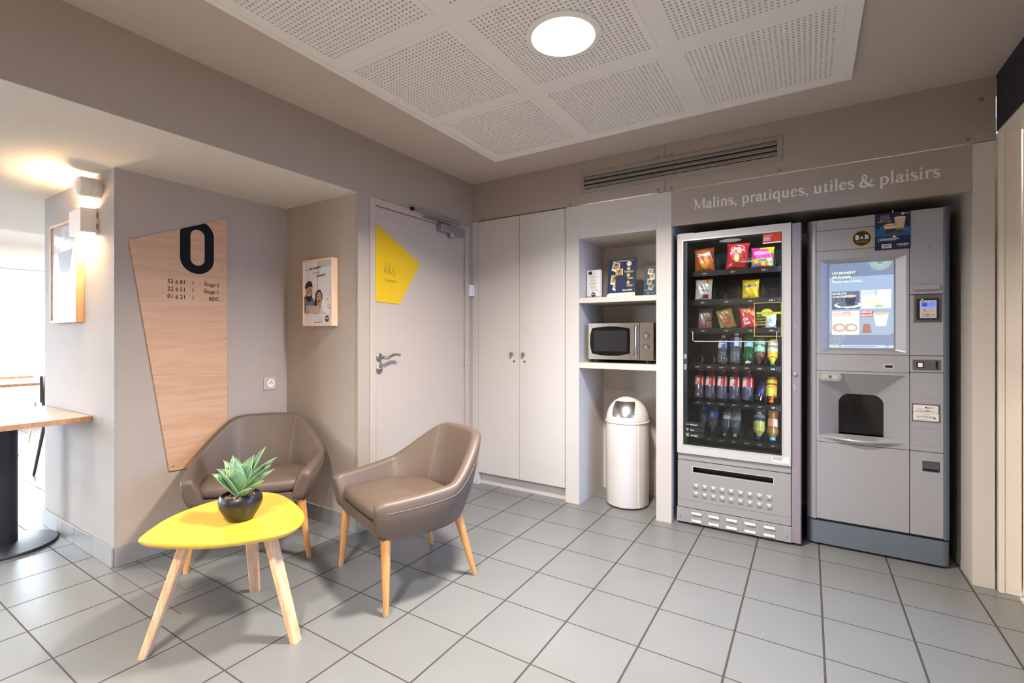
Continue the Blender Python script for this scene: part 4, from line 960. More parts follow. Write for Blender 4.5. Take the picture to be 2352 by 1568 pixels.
# glazed door
def rectloop(x0, x1, z0, z1): return [(x0, z0), (x1, z0), (x1, z1), (x0, z1)]
DR = MB().ringplate(rectloop(VX0, -.086, .452, 1.849), rectloop(-.680, -.130, .508, 1.803), YV-.02, YV+.02).build('door', svf, sv, bevel=.0025)
MB().ringplate(rectloop(-.686, -.124, .502, 1.809), rectloop(-.679, -.131, .509, 1.802), YV-.0215, YV-.019).build('glass_bead', M('bead_light', (214, 212, 208), .35, .5), DR)
MB().ringplate(rectloop(-.679, -.131, .509, 1.802), rectloop(-.657, -.138, .515, 1.795), YV-.008, YV-.004).build('inner_border', M('border_grey', (72, 82, 92), .35), DR)
MB().box(-.679, -.131, YV-.014, YV-.010, .509, 1.802).build('glass', glassy('vending_glass', (242, 245, 247), 1.36), DR)
MB().lathe([(.005, 0), (.005, .002), (.003, .003)], (-.706, YV-.02, 1.826), 14, T=Matrix.Rotation(R(90), 4, 'X')).build('screw', steel, DR)
MB().box(-.712, -.62, YV-.012, YV+.0, 1.849, 1.853).build('hinge_plate', M('bead_light'), DR, bevel=.001)
# sign area: thin strips
MB().box(VX0+.001, -.087, YV-.006, YV+.02, .410, .448).build('trim_strip', svd, sv, bevel=.0015)
FP = MB().ringplate([(VX0+.001, .108), (-.40, .108), (-.087, .108), (-.087, .25), (-.087, .406), (-.40, .406), (VX0+.001, .406), (VX0+.001, .25)], [(-.622, .335), (-.40, .335), (-.176, .335), (-.174, .352), (-.176, .372), (-.40, .372), (-.622, .372), (-.624, .352)], YV-.008, YV+.012)
FP = FP.build('flap_panel', svd, sv, bevel=.0015)
MB().box(-.63, -.168, YV+.06, YV+.065, .32, .385).box(-.63, -.168, YV+.012, YV+.065, .31, .333).build('slot_recess', M('slot_dark', (46, 44, 42), .35), FP)
MB().ringplate(rectloop(-.627, -.171, .331, .376), rectloop(-.622, -.176, .3355, .3715), YV-.0095, YV-.0075).build('slot_rim', M('bead_light'), FP)
MB().box(VX0+.001, -.087, YV-.0085, YV-.0078, .1555, .1570).build('fold_line', M('seam_dark', (96, 92, 92), .6), FP)
dm = MB()
def dimple(cx, cz, s_, y):
    o = rrect(cx-s_, cx+s_, cz-s_, cz+s_, s_*.42, 3); i = rrect(cx-s_*.8, cx+s_*.8, cz-s_*.8, cz+s_*.8, s_*.34, 3); n = len(o)
    L_ = [[(x, y-.0003, z) for x, z in o], [(x, y-.002, z) for x, z in i], [(cx+(x-cx)*.12, y-.0095, cz+(z-cz)*.12) for x, z in i]]
    dm.loops(L_, cap0=False, cap1=True, smooth=True)
for r in range(2):
    for q in range(9): dimple(-.604+.051*q, .249-.051*r, .0185, YV-.008)
dm.build('dimple_grid', svd, FP, sharp=50)
KP = MB().box(VX0-.003, -.083, YV-.012, YV+.01, .014, .104).build('kick_panel', svd, sv, bevel=.0015)
for r in range(2):
    for q in range(5):
        x0 = -.632+q*.101; z0 = .028+.046*r; lm = MB()
        lm.add([(x0, YV-.0122, z0+.012), (x0+.060, YV-.0122, z0+.012), (x0+.063, YV-.0122, z0), (x0+.006, YV-.0122, z0), (x0+.006, YV-.021, z0-.0005), (x0+.062, YV-.021, z0-.0005)], [(0, 3, 2, 1), (0, 1, 5, 4), (4, 5, 2, 3), (0, 4, 3), (1, 2, 5)])
        lm.build('louvre', M('louvre_light', (164, 160, 157), .5, .2), KP)
for x in (-.697, -.104): MB().lathe([(.004, 0), (.004, .002)], (x, YV-.012, .046), 12, T=Matrix.Rotation(R(90), 4, 'X')).build('screw', steel, KP)
# right side column with lock
CLM = MB().box(-.084, -.040, YV-.006, YV+.05, .014, 1.846).build('side_column', svp, sv, bevel=.003)
MB().box(-.0405, -.036, YV+.002, YV+.05, .014, 1.846).build('edge_strip', svp, CLM)
MB().lathe([(.011, 0), (.011, .004), (.008, .006), (.004, .0065)], (-.064, YV-.006, .977), 18, T=Matrix.Rotation(R(90), 4, 'X')).build('lock', steel, CLM)
MB().prism([(-.078, .925), (-.066, .925), (-.060, .912), (-.060, .890), (-.076, .878)], YV-.010, YV-.004, 'y').build('latch_plate', svd, CLM, bevel=.001)
MB().box(-.080, -.046, YV-.0068, YV-.0058, .30, 1.045).build('lock_cover', svp, CLM, bevel=.0004)
MB().lathe([(.004, 0), (.004, .001)], (-.066, YV-.006, 1.40), 12, T=Matrix.Rotation(R(90), 4, 'X')).build('screw', steel, CLM)
MB().lathe([(.0035, 0), (.0035, .0012)], (-.066, YV-.006, 1.255), 12, T=Matrix.Rotation(R(90), 4, 'X')).build('indicator_lamp', M('green_led', (120, 220, 60), .4, emit=1.5), CLM)
# inside light tube
MB().box(-.128, -.118, YV+.05, YV+.056, .56, 1.76).build('light_strip', M('cabinet_led', (220, 232, 255), .5, emit=60), sv)
MB().box(-.66, -.14, YV+.03, YV+.036, 1.806, 1.812).build('light_strip', M('added_led_top', (225, 235, 255), .5, emit=75), sv)  # upper strip added to light the products more
# trays
TZ = [1.618, 1.430, 1.246, 1.012, .778, .545]
tagm = M('price_tag', (232, 232, 232), .5); coilm = M('coil_wire', (40, 40, 42), .3, .6)
FY = 3.29
lanes = [[(-.655, -.50), (-.495, -.325), (-.32, -.15)], [(-.655, -.52), (-.515, -.375), (-.37, -.245), (-.24, -.15)], [(-.655, -.52), (-.515, -.375), (-.37, -.245), (-.24, -.15)],
         [(-.655+.0725*k, -.585+.0725*k) for k in range(7)], [(-.655+.0725*k, -.585+.0725*k) for k in range(7)], [(-.655+.0725*k, -.585+.0725*k) for k in range(7)]]
for r, z in enumerate(TZ):
    tilt = 0 if r < 3 else 0
    T_ = MB().box(VX0+.03, -.128, FY, 3.85, z-.006, z).box(VX0+.03, -.128, FY-.004, FY, z-.030, z+.004).build('tray', tray, sv)
    mb = MB(); hgt = .075 if r < 3 else .05
    for a, b in lanes[r][1:]: mb.box(a-.0033, a-.0018, FY+.004, 3.84, z, z+hgt)
    mb.build('divider', M('divider_dark', (48, 50, 54), .3), T_)
    cv = Canvas((0, FY-.004, z-.024), (1, 0, 0), (0, 0, 1), .0004)
    for q, (a, b) in enumerate(lanes[r]):
        c_ = (a+b)/2; cv.text({0: '2,00', 1: '2,00', 2: '1,50', 3: '2,00', 4: '1,20', 5: '2,00'}[r], c_-.012, .006, .0095, tagm, bold=.01); cv.rect(c_+.018, .009, c_+.021, .012, tagm)
    cv.build('price_tags', T_)
def coil(cx, z, r_=.030, parent=sv, y0=FY+.002, turns=6, ln=.40):
    pts = [(cx+r_*math.sin(2*PI*t/18), y0+ln*t/(turns*18), z+r_+.003-r_*math.cos(2*PI*t/18)) for t in range(turns*18+1)]
    return MB().tube(pts, .0014, 5).build('coil', coilm, parent)
for cx in (-.61, -.545, -.455, -.372, -.285, -.20): coil(cx, TZ[0])
for cx in (-.625, -.553, -.485, -.415, -.34, -.275, -.195): coil(cx, TZ[1], .031)
for cx in (-.625, -.553, -.478, -.408, -.34, -.275, -.195): coil(cx, TZ[2], .027)
for cx in (-.62, -.547, -.475, -.402, -.33, -.257, -.188):
    coil(cx, TZ[3], .029); coil(cx, TZ[4], .030); coil(cx, TZ[5], .029)
# red end clips on the right of each tray
mb = MB()
for z in TZ: mb.box(-.131, -.121, FY-.012, FY-.004, z-.018, z+.012)
mb.build('tray_clip', M('clip_red', (214, 56, 40), .5), sv)

# decals on the glass
limek = M('lime_vinyl', (196, 200, 70), .5)
YG = YV-.0145
cv = Canvas((0, YG, 0), (1, 0, 0), (0, 0, 1), .0002)
cv.rect(-.230, 1.741, -.134, 1.799, M('sticker_red', (206, 48, 36), .45)).rect(-.230, 1.741, -.134, 1.748, wht).text('SCANNEZ-MOI', -.223, 1.782, .006, wht, sx=.8).scribble(-.226, 1.774, .045, .0034, wht, 4)
cv.build('red_sticker', DR)
cv = Canvas((0, YG, 0), (1, 0, 0), (0, 0, 1), .0002)
cv.frame(-.275, 1.197, -.133, 1.395, .0028, limek).ell(-.208, 1.335, .030, .024, limek).rect(-.262, 1.327, -.136, 1.340, limek)
for k, s_ in enumerate(('UNE PETITE ENVIE ?', 'SÉLECTIONNEZ VOTRE', 'PRODUIT SUR L’ÉCRAN', 'DU DISTRIBUTEUR DE', 'BOISSONS CHAUDES')): cv.text(s_, -.262 if k else -.258, 1.329-k*.0165, .0085, ink if k == 0 else limek, sx=.86, bold=.008)
cv.build('lime_decal', DR)
cv = Canvas((0, YG, 0), (1, 0, 0), (0, 0, 1), .0002)
cv.line([(-.630, 1.226), (-.622, 1.226), (-.622, 1.172), (-.612, 1.166), (-.172, 1.166), (-.160, 1.172), (-.159, 1.222), (-.148, 1.226)], .0035, M('decal_white', (190, 196, 196), .5)).build('bracket_decal', DR)
cv = Canvas((0, YG, 0), (1, 0, 0), (0, 0, 1), .0002)
for k, (s_, m) in enumerate((('flexspir', M('dc_blue', (110, 190, 220), .5)), ('ftca', M('dc_tan', (196, 140, 100), .5)), ('vivilight', M('dc_green', (120, 170, 90), .5)))):
    z = .640-k*.034; cv.rect(-.668, z-.012, -.552, z+.016, ink); cv.text(s_, -.636, z-.006, .0105, wht, sx=1.05)
    if k == 0: cv.ring(-.660, z+.002, .0035, .0055, m, a0=180, a1=360).ring(-.650, z+.002, .0035, .0055, m, a0=180, a1=360)
    elif k == 1: cv.ell(-.655, z+.001, .008, .007, m, a0=0, a1=180).rect(-.657, z-.008, -.653, z+.001, m)
    else:
        for a in range(4): cv.rect(-.663+a*.0045, z-.009, -.660+a*.0045, z+.012, m)
cv.build('maker_decal', DR)
cv = Canvas((0, YV-.0202, 0), (1, 0, 0), (0, 0, 1), .0003); cv.rect(-.182, .468, -.096, .506, M('label_white', (224, 222, 220), .5)).scribble(-.176, .496, .06, .003, greyk, 4).build('information_label', DR)
cv = Canvas((0, YV-.0075, 0), (1, 0, 0), (0, 0, 1), .0003)
for z, h_, m in ((1.735, .05, M('label_white')), (1.09, .004, redk), (1.055, .028, M('label_white')), (.985, .034, M('label_white'))): cv.rect(-.676, z, -.662, z+h_, m)
cv.build('frame_label', DR)

# ---------------------------------------------------------------- snack bags
def bag(name, label, x, z, w, h, T_, mats, pat, deg=0, lean=8, y=None, group='snack bags in the vending machine', text=None, cat='snack bag'):
    """pillow pack; pat(u,v)->material index, u,v in -1..1"""
    y = 3.315 if y is None else y
    t = thing(name, label, cat, (x, y, z+.001), group=group); nx, ny = 26, 34; mb = MB()
    def prof(u, v): 
        e = (1-abs(u)**2.6)*(1-abs(v)**3.2); return T_/2*max(0, e)**.75+.0009
    def wr(u, v): return .0016*math.sin(9*u+5*v)*(1-v*v)+.0012*math.sin(17*v-6*u)*(abs(v)**2)
    def ed(u, v): return 1-.06*(1-abs(v)**4)*abs(u)
    ca, sa = math.cos(R(deg)), math.sin(R(deg))
    def pos(u, v, sgn, off=0):
        a, b = u*w/2*ed(u, v), v*h/2; zz = (prof(u, v)+off)*sgn+wr(u, v)
        return (a*ca-b*sa, -zz, h/2*(abs(ca)+abs(sa)*.25)+a*sa+b*ca)
    for sgn in (1, -1):
        vs = [pos(-1+2*i/nx, -1+2*jj/ny, sgn) for jj in range(ny+1) for i in range(nx+1)]; K = nx+1
        for jj in range(ny):
            for i in range(nx):
                a = jj*K+i; f = (a, a+1, a+K+1, a+K)
                mb.f.append(tuple(q+len(mb.v) for q in (f if sgn > 0 else f[::-1]))); mb.m.append(pat(-1+2*(i+.5)/nx, -1+2*(jj+.5)/ny) if sgn > 0 else 0); mb.sm.append(True)
        mb.v += vs
    tl = Matrix.Rotation(R(-lean), 4, 'X')
    b = mb.build('packet', mats, t, local=True, sharp=80); b.matrix_basis = tl
    if text:
        c2 = Canvas((0, 0, 0), (1, 0, 0), (0, 0, 1), .0003)
        def P(x_, y_, l_):
            u, v = max(-1, min(1, x_/(w/2))), max(-1, min(1, y_/(h/2))); p = pos(u, v, 1, .0006+.0003*l_); return Vector(p)
        c2.P = P; text(c2); c2.build('print', b, local=True)
    return t
foil = lambda n, c: M(n, c, .28, .15, coat=.4)
F1, F2, F3 = foil('bag_orange', (196, 100, 40)), foil('bag_orange_dark', (120, 58, 34)), foil('bag_amber', (232, 150, 60))
def pat1(u, v):
    if v > .82: return 1
    if (u-.1)**2+(v+.35)**2 < .16 and v > -.75: return 2
    if u > .72 and v > 0: return 1
    return 0
bag('crisp_bag', 'orange-brown tortilla chip bag at the left of top vending row', -.583, TZ[0], .125, .158, .05, [F1, F2, F3], pat1, 2,
    text=lambda c: c.poly([(-.015, .012), (.018, .014), (.001, -.022)], ink, 1).text('Doritos', -.001, .022, .020, wht, 'C', bold=.03, sx=.92, l=3))
F4, F5, F6 = foil('bag_red', (176, 26, 34)), foil('bag_yellow_spot', (238, 206, 110)), foil('bag_red_bright', (214, 44, 44))
bag('crisp_bag', 'red potato crisp bag in the middle of top vending row', -.385, TZ[0], .132, .172, .055, [F4, F5, F6], lambda u, v: 1 if ((u-.0)**2*1.6+(v+.18)**2 < .09) else (2 if v > .75 or v < -.7 else 0), -3,
    text=lambda c: (c.ell(.002, .048, .040, .021, wht, 1), c.ell(.002, .048, .037, .018, M('logo_red'if False else 'l_red', (190, 24, 30), .4), 2), c.ell(-.004, .036, .030, .010, M('l_yel', (240, 200, 60), .4), 2.5), c.text('lay’s', 0, .040, .018, wht, 'C', bold=.03, sx=.95, l=4), c.text('NATURE', 0, .012, .008, wht, 'C', l=3)))
F7 = [foil('bag_magenta', (214, 46, 140)), foil('bag_lime', (176, 214, 40)), foil('bag_candy_yellow', (244, 206, 30)), foil('bag_orange2', (240, 130, 40)), foil('bag_teal', (60, 170, 150)), foil('bag_blue', (50, 120, 210))]
def pat3(u, v):
    if v > .78: return 2 if u > -.2 else 0
    if v > .35: return 1 if u > .55 else 0
    if v > -.1: return 0 if abs(u) < .9 else 3
    k = int((u+1)*3.2)+int((v+1)*5)*2
    return (3, 2, 4, 5, 3, 2)[k % 6] if v > -.85 else 0
bag('candy_bag', 'pink and multicoloured candy bag at the right of top vending row', -.243, TZ[0], .128, .130, .045, F7, pat3, -1, cat='candy bag',
    text=lambda c: c.text('HARIBO', 0, .018, .0165, M('h_white', (250, 250, 250), .4), 'C', bold=.06, sx=1.05, l=1).text('HARIBO', 0, .018, .0165, M('h_red', (200, 30, 50), .4), 'C', bold=.02, sx=1.05, l=3))
F8 = [foil('bag_white', (226, 222, 220)), foil('bag_cream', (232, 206, 150)), foil('bag_choc', (110, 50, 34)), foil('bag_redflash', (200, 50, 50))]
bag('chocolate_bar_pack', 'white chocolate bar pack at the left of second vending row', -.587, TZ[1], .108, .142, .035, F8, lambda u, v: 1 if (v > .45 and u > 0) else (2 if (v < -.45 and abs(u-.25) < .35 and v > -.8) else (3 if v < -.86 else 0)), -1, cat='chocolate pack',
    text=lambda c: c.text('2', .024, .040, .022, M('n_red', (190, 40, 30), .4), 'C', bold=.04, l=2).text('Kinder', -.012, .014, .009, redk, 'C', bold=.02, l=2).text('bueno', .002, -.012, .020, ink, 'C', bold=.0, shear=.3, sx=.95, l=2))
F9 = [foil('bag_yellow', (246, 204, 0)), foil('bag_yellow2', (226, 170, 20)), foil('bag_choc', (110, 50, 34))]
bag('candy_bag', 'yellow chocolate peanut bag in the second vending row', -.309, TZ[1], .098, .122, .04, F9, lambda u, v: 1 if (v > .84 or v < -.86) else 0, 0, cat='candy bag',
    text=lambda c: c.text('m&m’s', 0, .012, .019, wht, 'C', bold=.09, sx=1.0, rot=6, l=1).text('m&m’s', 0, .012, .019, M('choc_ink', (50, 26, 18), .4), 'C', bold=.035, sx=1.0, rot=6, l=3))
F10 = [foil('bag_khaki', (160, 140, 76)), foil('bag_waffle', (196, 130, 60)), foil('bag_waffle_dark', (146, 88, 40)), foil('bag_olive', (120, 108, 60))]
def pat6(u, v):
    if v > .8: return 3
    if abs(u) < .58 and -.7 < v < .55: return 2 if (int((u+2)*5.4) % 2 == 0 or int((v+2)*5.4) % 2 == 0) else 1
    return 0
bag('waffle_bag', 'olive bag with waffle picture, tilted in the third vending row', -.452, TZ[2]-.003, .098, .128, .03, F10, pat6, 15, cat='waffle bag')
F11 = [foil('bag_red_bright', (214, 44, 44)), foil('bag_beige_ball', (226, 176, 120)), foil('bag_white', (226, 222, 220))]
bag('chocolate_ball_bag', 'red bag with round biscuit balls in the third vending row', -.325, TZ[2], .092, .132, .035, F11, lambda u, v: 1 if min((u-a)**2*.5+(v-b)**2 for a, b in ((-.4, .75), (.2, .62), (.7, .35))) < .045 else 0, 7, cat='candy bag',
    text=lambda c: c.text('Kit', -.012, -.018, .018, wht, 'C', bold=.05, rot=12, l=2).text('Kat', -.006, -.042, .018, wht, 'C', bold=.05, rot=12, l=2))
F12 = [foil('tub_white', (210, 214, 216)), foil('tub_blue', (110, 160, 200)), foil('tub_lime', (190, 200, 110))]
bag('wafer_pack', 'white round-topped biscuit pack behind the lime decal', -.198, TZ[2], .062, .10, .04, F12, lambda u, v: 1 if abs(v+.1) < .3 and abs(u) < .5 else (2 if v > .6 else 0), 0, cat='biscuit pack')
F13 = [foil('pk_beige', (170, 150, 140)), foil('pk_rose', (190, 90, 100)), foil('pk_brown', (120, 84, 66))]
bag('biscuit_pack', 'pale pink biscuit pack at the left of third vending row', -.585, TZ[2], .09, .135, .03, F13, lambda u, v: (1 if v < -.6 else (2 if (u > .1 and abs(v+.1) < .3 and int((v+1)*14) % 2) else 0)), 0, cat='biscuit pack', y=3.36)

# ---------------------------------------------------------------- bottles
clearp = plastic('clear_plastic', (222, 232, 238), (150, 166, 180), .22)
pinkp = plastic('clear_plastic_lilac', (206, 200, 218), (140, 140, 176), .30); grnp = plastic('green_plastic', (80, 170, 100), (30, 130, 60), .5)
PROF = {  # height fractions, radius fractions
 'water': [(0, .70), (.01, .9), (.03, 1), (.10, .97), (.12, .93), (.15, 1), (.19, .94), (.22, 1), (.27, .94), (.30, 1), (.36, 1), (.37, .985), (.62, .985), (.63, 1), (.68, .97), (.76, .80), (.84, .55), (.89, .38), (.91, .36), (.93, .36)],
 'juice': [(0, .72), (.02, .96), (.05, 1), (.14, 1), (.17, .86), (.22, .84), (.27, 1), (.36, 1), (.37, .985), (.64, .985), (.65, 1), (.70, .98), (.78, .78), (.85, .52), (.90, .40), (.93, .40)],
 'cola': [(0, .72), (.02, .93), (.06, 1), (.30, 1), (.42, .97), (.43, .985), (.62, .985), (.63, .98), (.70, .9), (.80, .62), (.87, .42), (.91, .36), (.93, .36)],
 'round': [(0, .8), (.03, 1), (.12, .98), (.24, .82), (.34, .80), (.36, .81), (.56, .81), (.58, .84), (.68, .97), (.76, .98), (.84, .78), (.90, .50), (.93, .44)],
}
def bottle(label, x, z, kind, h, r_, body, cap, lab=None, lab2=None, lr=(.37, .62), lean=22, flip=False, group='bottles in the vending machine', txt=None, fill=None, rim=None, y=3.335, tcol=None, th_=.012, rot=90, roll=0, mark=None):
    t = thing('drink_bottle', label, 'bottle', (x, y, z+.002), group=group)
    pr = [(max(r_*b, .0005), a*h) for a, b in PROF[kind]]
    tl = Matrix.Rotation(R(-lean), 4, 'X')
    ofs = 0
    if flip: tl = tl @ Matrix.Translation((0, 0, h)) @ Matrix.Rotation(PI, 4, 'X')
    tl = Matrix.Rotation(R(roll), 4, 'Y') @ Matrix.Translation((0, r_*math.sin(R(lean)) if False else 0, r_*math.sin(R(lean))*.55)) @ tl
    b = MB().lathe(pr, n=28, cap1=True).build('body', body, t, local=True, sharp=60); b.matrix_basis = tl
    if fill: 
        f = MB().lathe([(max(q-.0025, .0005), zz+.002) for q, zz in pr if zz < h*.86], n=24).build('drink', fill, t, local=True, sharp=60); f.matrix_basis = tl
    rr = r_*(.40 if kind != 'round' else .5)
    c_ = MB().lathe([(rr, h*.905), (rr*1.04, h*.91), (rr*1.04, h*.99), (rr*.9, h)], n=22).build('cap', cap, t, local=True, sharp=50); c_.matrix_basis = tl
    if lab:
        rl = r_*(1.0 if kind != 'round' else .83)
        l_ = MB()
        if lab2:
            n_ = 28; rows = 2
            for i in range(n_):
                a0, a1 = 2*PI*i/n_, 2*PI*(i+1)/n_
                l_.add([(rl*math.cos(a0), rl*math.sin(a0), h*lr[0]), (rl*math.cos(a1), rl*math.sin(a1), h*lr[0]), (rl*math.cos(a1), rl*math.sin(a1), h*lr[1]), (rl*math.cos(a0), rl*math.sin(a0), h*lr[1])], [(0, 1, 2, 3)], 1 if (i % 14) in (2, 3, 4, 5, 10) else 0, True)
            lo = l_.build('label', [lab, lab2], t, local=True)
        else: lo = l_.lathe([(rl, h*lr[0]), (rl, h*lr[1])], n=28, cap0=False, cap1=False).build('label', [lab], t, local=True)
        lo.matrix_basis = tl
        if txt or mark:
            front = -1 if not flip else 1
            c2 = Canvas((0, 0, 0), (1, 0, 0), (0, 0, 1), .0003); zc = h*(lr[0]+lr[1])/2
            def P(x_, y_, q):
                a = x_/rl; rad = rl+.0003+.0002*q
                # a flipped bottle turns about X: its front becomes +y and its text is drawn head over
                return Vector((math.sin(a)*rad, -math.cos(a)*rad, zc+y_)) if not flip else Vector((math.sin(a)*rad, math.cos(a)*rad, zc-y_))
            c2.P = P
            if mark: mark(c2)
            if txt: c2.text(txt, .0, -th_*.36 if rot == 0 else 0, th_, tcol or wht, 'C', bold=.03, rot=rot, sx=.8, l=3)
            o = c2.build('print', lo, local=True)
            if flip:
                o.matrix_basis = Matrix.Identity(4)
    return t
wl_, bl_, rl_, gr_ = M('label_white'), M('label_blue', (40, 90, 190), .4), M('label_red', (196, 30, 40), .4), M('label_green', (150, 200, 170), .4)
cr, cw, cb, cg, co = M('cap_red', (216, 52, 48), .4), M('cap_white', (232, 232, 230), .4), M('cap_blue', (50, 70, 170), .4), M('cap_green', (30, 160, 80), .4), M('cap_orange', (240, 120, 30), .4)
# fourth row
bottle('clear water bottle with blue label, left one in the fourth row', -.478, TZ[3], 'water', .195, .030, clearp, cw, bl_, wl_, (.52, .80), txt='Cristaline', th_=.008, rot=0)
bottle('clear water bottle with blue and white label, taller, beside the green one', -.400, TZ[3], 'water', .215, .033, clearp, cw, wl_, bl_, (.52, .80))
bottle('green sparkling water bottle standing on its white cap', -.325, TZ[3], 'round', .19, .033, grnp, cw, M('label_paleblue', (170, 214, 226), .4), None, (.12, .42), flip=True)
bottle('iced tea bottle with pale green label standing on dark cap', -.262, TZ[3], 'juice', .175, .031, M('tea_brown', (96, 72, 44), .25, coat=.3), M('cap_dark', (44, 50, 60), .4), gr_, None, (.12, .55), flip=True, txt='fuze', th_=.010, rot=0)
bottle('orange juice bottle standing on its bright green cap', -.190, TZ[3], 'juice', .165, .029, M('juice_orange', (240, 178, 40), .25, coat=.4), cg, M('label_palegrey', (196, 204, 196), .4), None, (.10, .50), flip=True)
# fifth row: five red-label water bottles, a can, an iced tea
names5 = ['first', 'second', 'third', 'fourth', 'fifth']
for k, x in enumerate((-.622, -.551, -.479, -.405, -.330)):
    bottle('%s from the left of five red-capped water bottles, fifth row' % names5[k], x, TZ[4], 'water', .207, .0325, pinkp, cr, rl_, wl_, (.42, .72), lean=20, txt='Vittel' if k in (0, 3) else None, th_=.011, group='red-capped water bottles')
t = thing('drink_can', 'silver and blue slim drink can lying tilted, fifth row', 'can', (-.268, 3.33, TZ[4]+.002))
o = MB().lathe([(.020, 0), (.024, .002), (.026, .008), (.026, .122), (.022, .130), (.021, .130), (.020, .126), (.0005, .126)], n=28).build('can_body', M('can_blue', (64, 66, 110), .25, .6), t, local=True, sharp=40)
TLc = Matrix.Rotation(R(12), 4, 'Y') @ Matrix.Translation((0, 0, .012)) @ Matrix.Rotation(R(-28), 4, 'X'); o.matrix_basis = TLc
MB().lathe([(.0262, .003), (.0262, .026)], n=28, cap0=False, cap1=False).build('base_band', chrome, o, local=True)
bottle('yellow-green labelled iced tea bottle standing on its orange cap', -.197, TZ[4], 'juice', .165, .031, M('tea_amber', (150, 80, 20), .25, coat=.3), co, M('label_lemon', (190, 200, 50), .4), M('label_peach', (236, 160, 60), .4), (.08, .78), flip=True, txt='Lipton', th_=.010, rot=0, tcol=redk)
# sixth row
bottle('cola bottle with blue label at the far left of bottom row', -.598, TZ[5]+.03, 'cola', .20, .030, clearp, cb, M('label_royal', (20, 100, 210), .4), None, (.20, .46), flip=True, txt='pepsi', th_=.011, rot=90, y=3.37, mark=lambda c: c.ell(0, -.016, .009, .009, redk, 1))
bottle('cola bottle with blue label, second from left, bottom row', -.537, TZ[5]+.005, 'cola', .20, .031, clearp, cb, M('label_royal'), None, (.22, .50), flip=True, txt='pepsi', th_=.011, rot=90, mark=lambda c: c.ell(0, -.018, .010, .010, redk, 1))
bottle('clear bottle with small white label, third in the bottom row', -.462, TZ[5], 'cola', .19, .027, clearp, cw, M('label_palegrey'), None, (.20, .42), flip=True, roll=5)
bottle('clear bottle with dark lettered label, fourth in the bottom row', -.400, TZ[5], 'cola', .19, .030, clearp, cw, M('label_silver', (150, 154, 158), .4), None, (.18, .46), flip=True, txt='ICE', th_=.012, tcol=ink)
bottle('pale yellow lemonade bottle with navy label standing on blue cap', -.266, TZ[5], 'juice', .205, .034, M('lemonade', (206, 206, 96), .22, coat=.4), cb, M('label_navy', (30, 40, 130), .4), None, (.10, .46), flip=True, mark=lambda c: (c.ell(0, .010, .013, .010, M('lemon', (250, 200, 40), .4), 1), c.rect(-.02, -.012, .02, .001, wht, 1.2)))
bottle('brown-orange pulp drink bottle standing on light blue cap', -.190, TZ[5], 'round', .20, .035, M('orange_brown', (150, 104, 50), .25, coat=.4), M('cap_sky', (70, 180, 220), .4), M('label_orange', (226, 130, 80), .4), wl_, (.34, .60), flip=True)

# ================================================================ COFFEE VENDING MACHINE
cm = thing('coffee_machine', 'tall grey coffee vending machine with lit screen, right of snack machine', 'vending machine', (.305, 3.3, 0))
cs = M('coffee_silver', (172, 171, 174), .38, .4, bump=.04, bs=500); csd = M('coffee_blue_grey', (112, 122, 134), .4, .4); cdk = M('coffee_seam', (40, 42, 46), .6)
CX0, CX1, YC = -.008, .616, 3.25
mb = MB().box(CX0+.004, CX0+.02, YC+.06, 3.95, .14, 1.862).box(CX1-.02, CX1-.004, YC+.06, 3.95, .14, 1.862).box(CX0+.004, CX1-.004, 3.93, 3.95, .02, 1.862).box(CX0+.004, CX1-.004, YC+.06, 3.95, 1.85, 1.862).box(CX0+.03, CX1-.03, YC+.19, YC+.2, .14, 1.85)
mb.build('cabinet', M('coffee_cabinet', (70, 74, 82), .5, .2), cm)
def plan(x0, x1, y0, y1, r, left=True, right=True, n=8):
    pts = []
    if left: pts += [(x0+r-r*math.cos(R(90*i/n)), y0+r-r*math.sin(R(90*i/n))) for i in range(n+1)]
    else: pts += [(x0, y0)]
    if right: pts += [(x1-r+r*math.sin(R(90*i/n)), y0+r-r*math.cos(R(90*i/n))) for i in range(n+1)]
    else: pts += [(x1, y0)]
    return pts+[(x1, y1), (x0, y1)]
MB().prism(plan(CX0, CX1, YC, 3.93, .04), .014, .140, 'z', smooth=True).build('plinth', csd, cm, sharp=40)
lp = [(.0345, YC-.002), (.030, YC-.002)]+[(CX0+.042-.042*math.sin(R(90*i/8))-.0, YC+.042-.042*math.cos(R(90*i/8))) for i in range(9)]+[(CX0, YC+.075), (.0345, YC+.075)]
MB().prism(lp, .150, 1.862, 'z', smooth=True).build('corner_post', cs, cm, sharp=40)
rp = [(.591, YC+.075), (.591, YC-.001)]+[(CX1-.027+.027*math.sin(R(90*i/8)), YC+.027-.027*math.cos(R(90*i/8))) for i in range(9)]+[(CX1, YC+.075)]
MB().prism(rp, .150, 1.866, 'z', smooth=True).build('corner_post', csd, cm, sharp=40)
MB().box(.036, .590, YC+.012, YC+.02, .145, .62).box(.036, .590, YC+.012, YC+.02, .99, 1.11).box(.036, .590, YC+.012, YC+.02, 1.66, 1.862).box(.448, .590, YC+.012, YC+.02, .62, 1.66).build('door_frame', cdk, cm)
def plate(name, x0, x1, z0, z1, m=cs, y0=YC, y1=YC+.012): return MB().box(x0, x1, y0, y1, z0, z1).build(name, m, cm, bevel=.0012)
plate('top_panel', .037, .4515, 1.8005, 1.862); LP = plate('logo_panel', .037, .4515, 1.6835, 1.7985)
cv = Canvas((0, YC, 0), (1, 0, 0), (0, 0, 1), .0003); bblogo(cv, .2485, 1.738, .0475); cv.build('logo', LP)
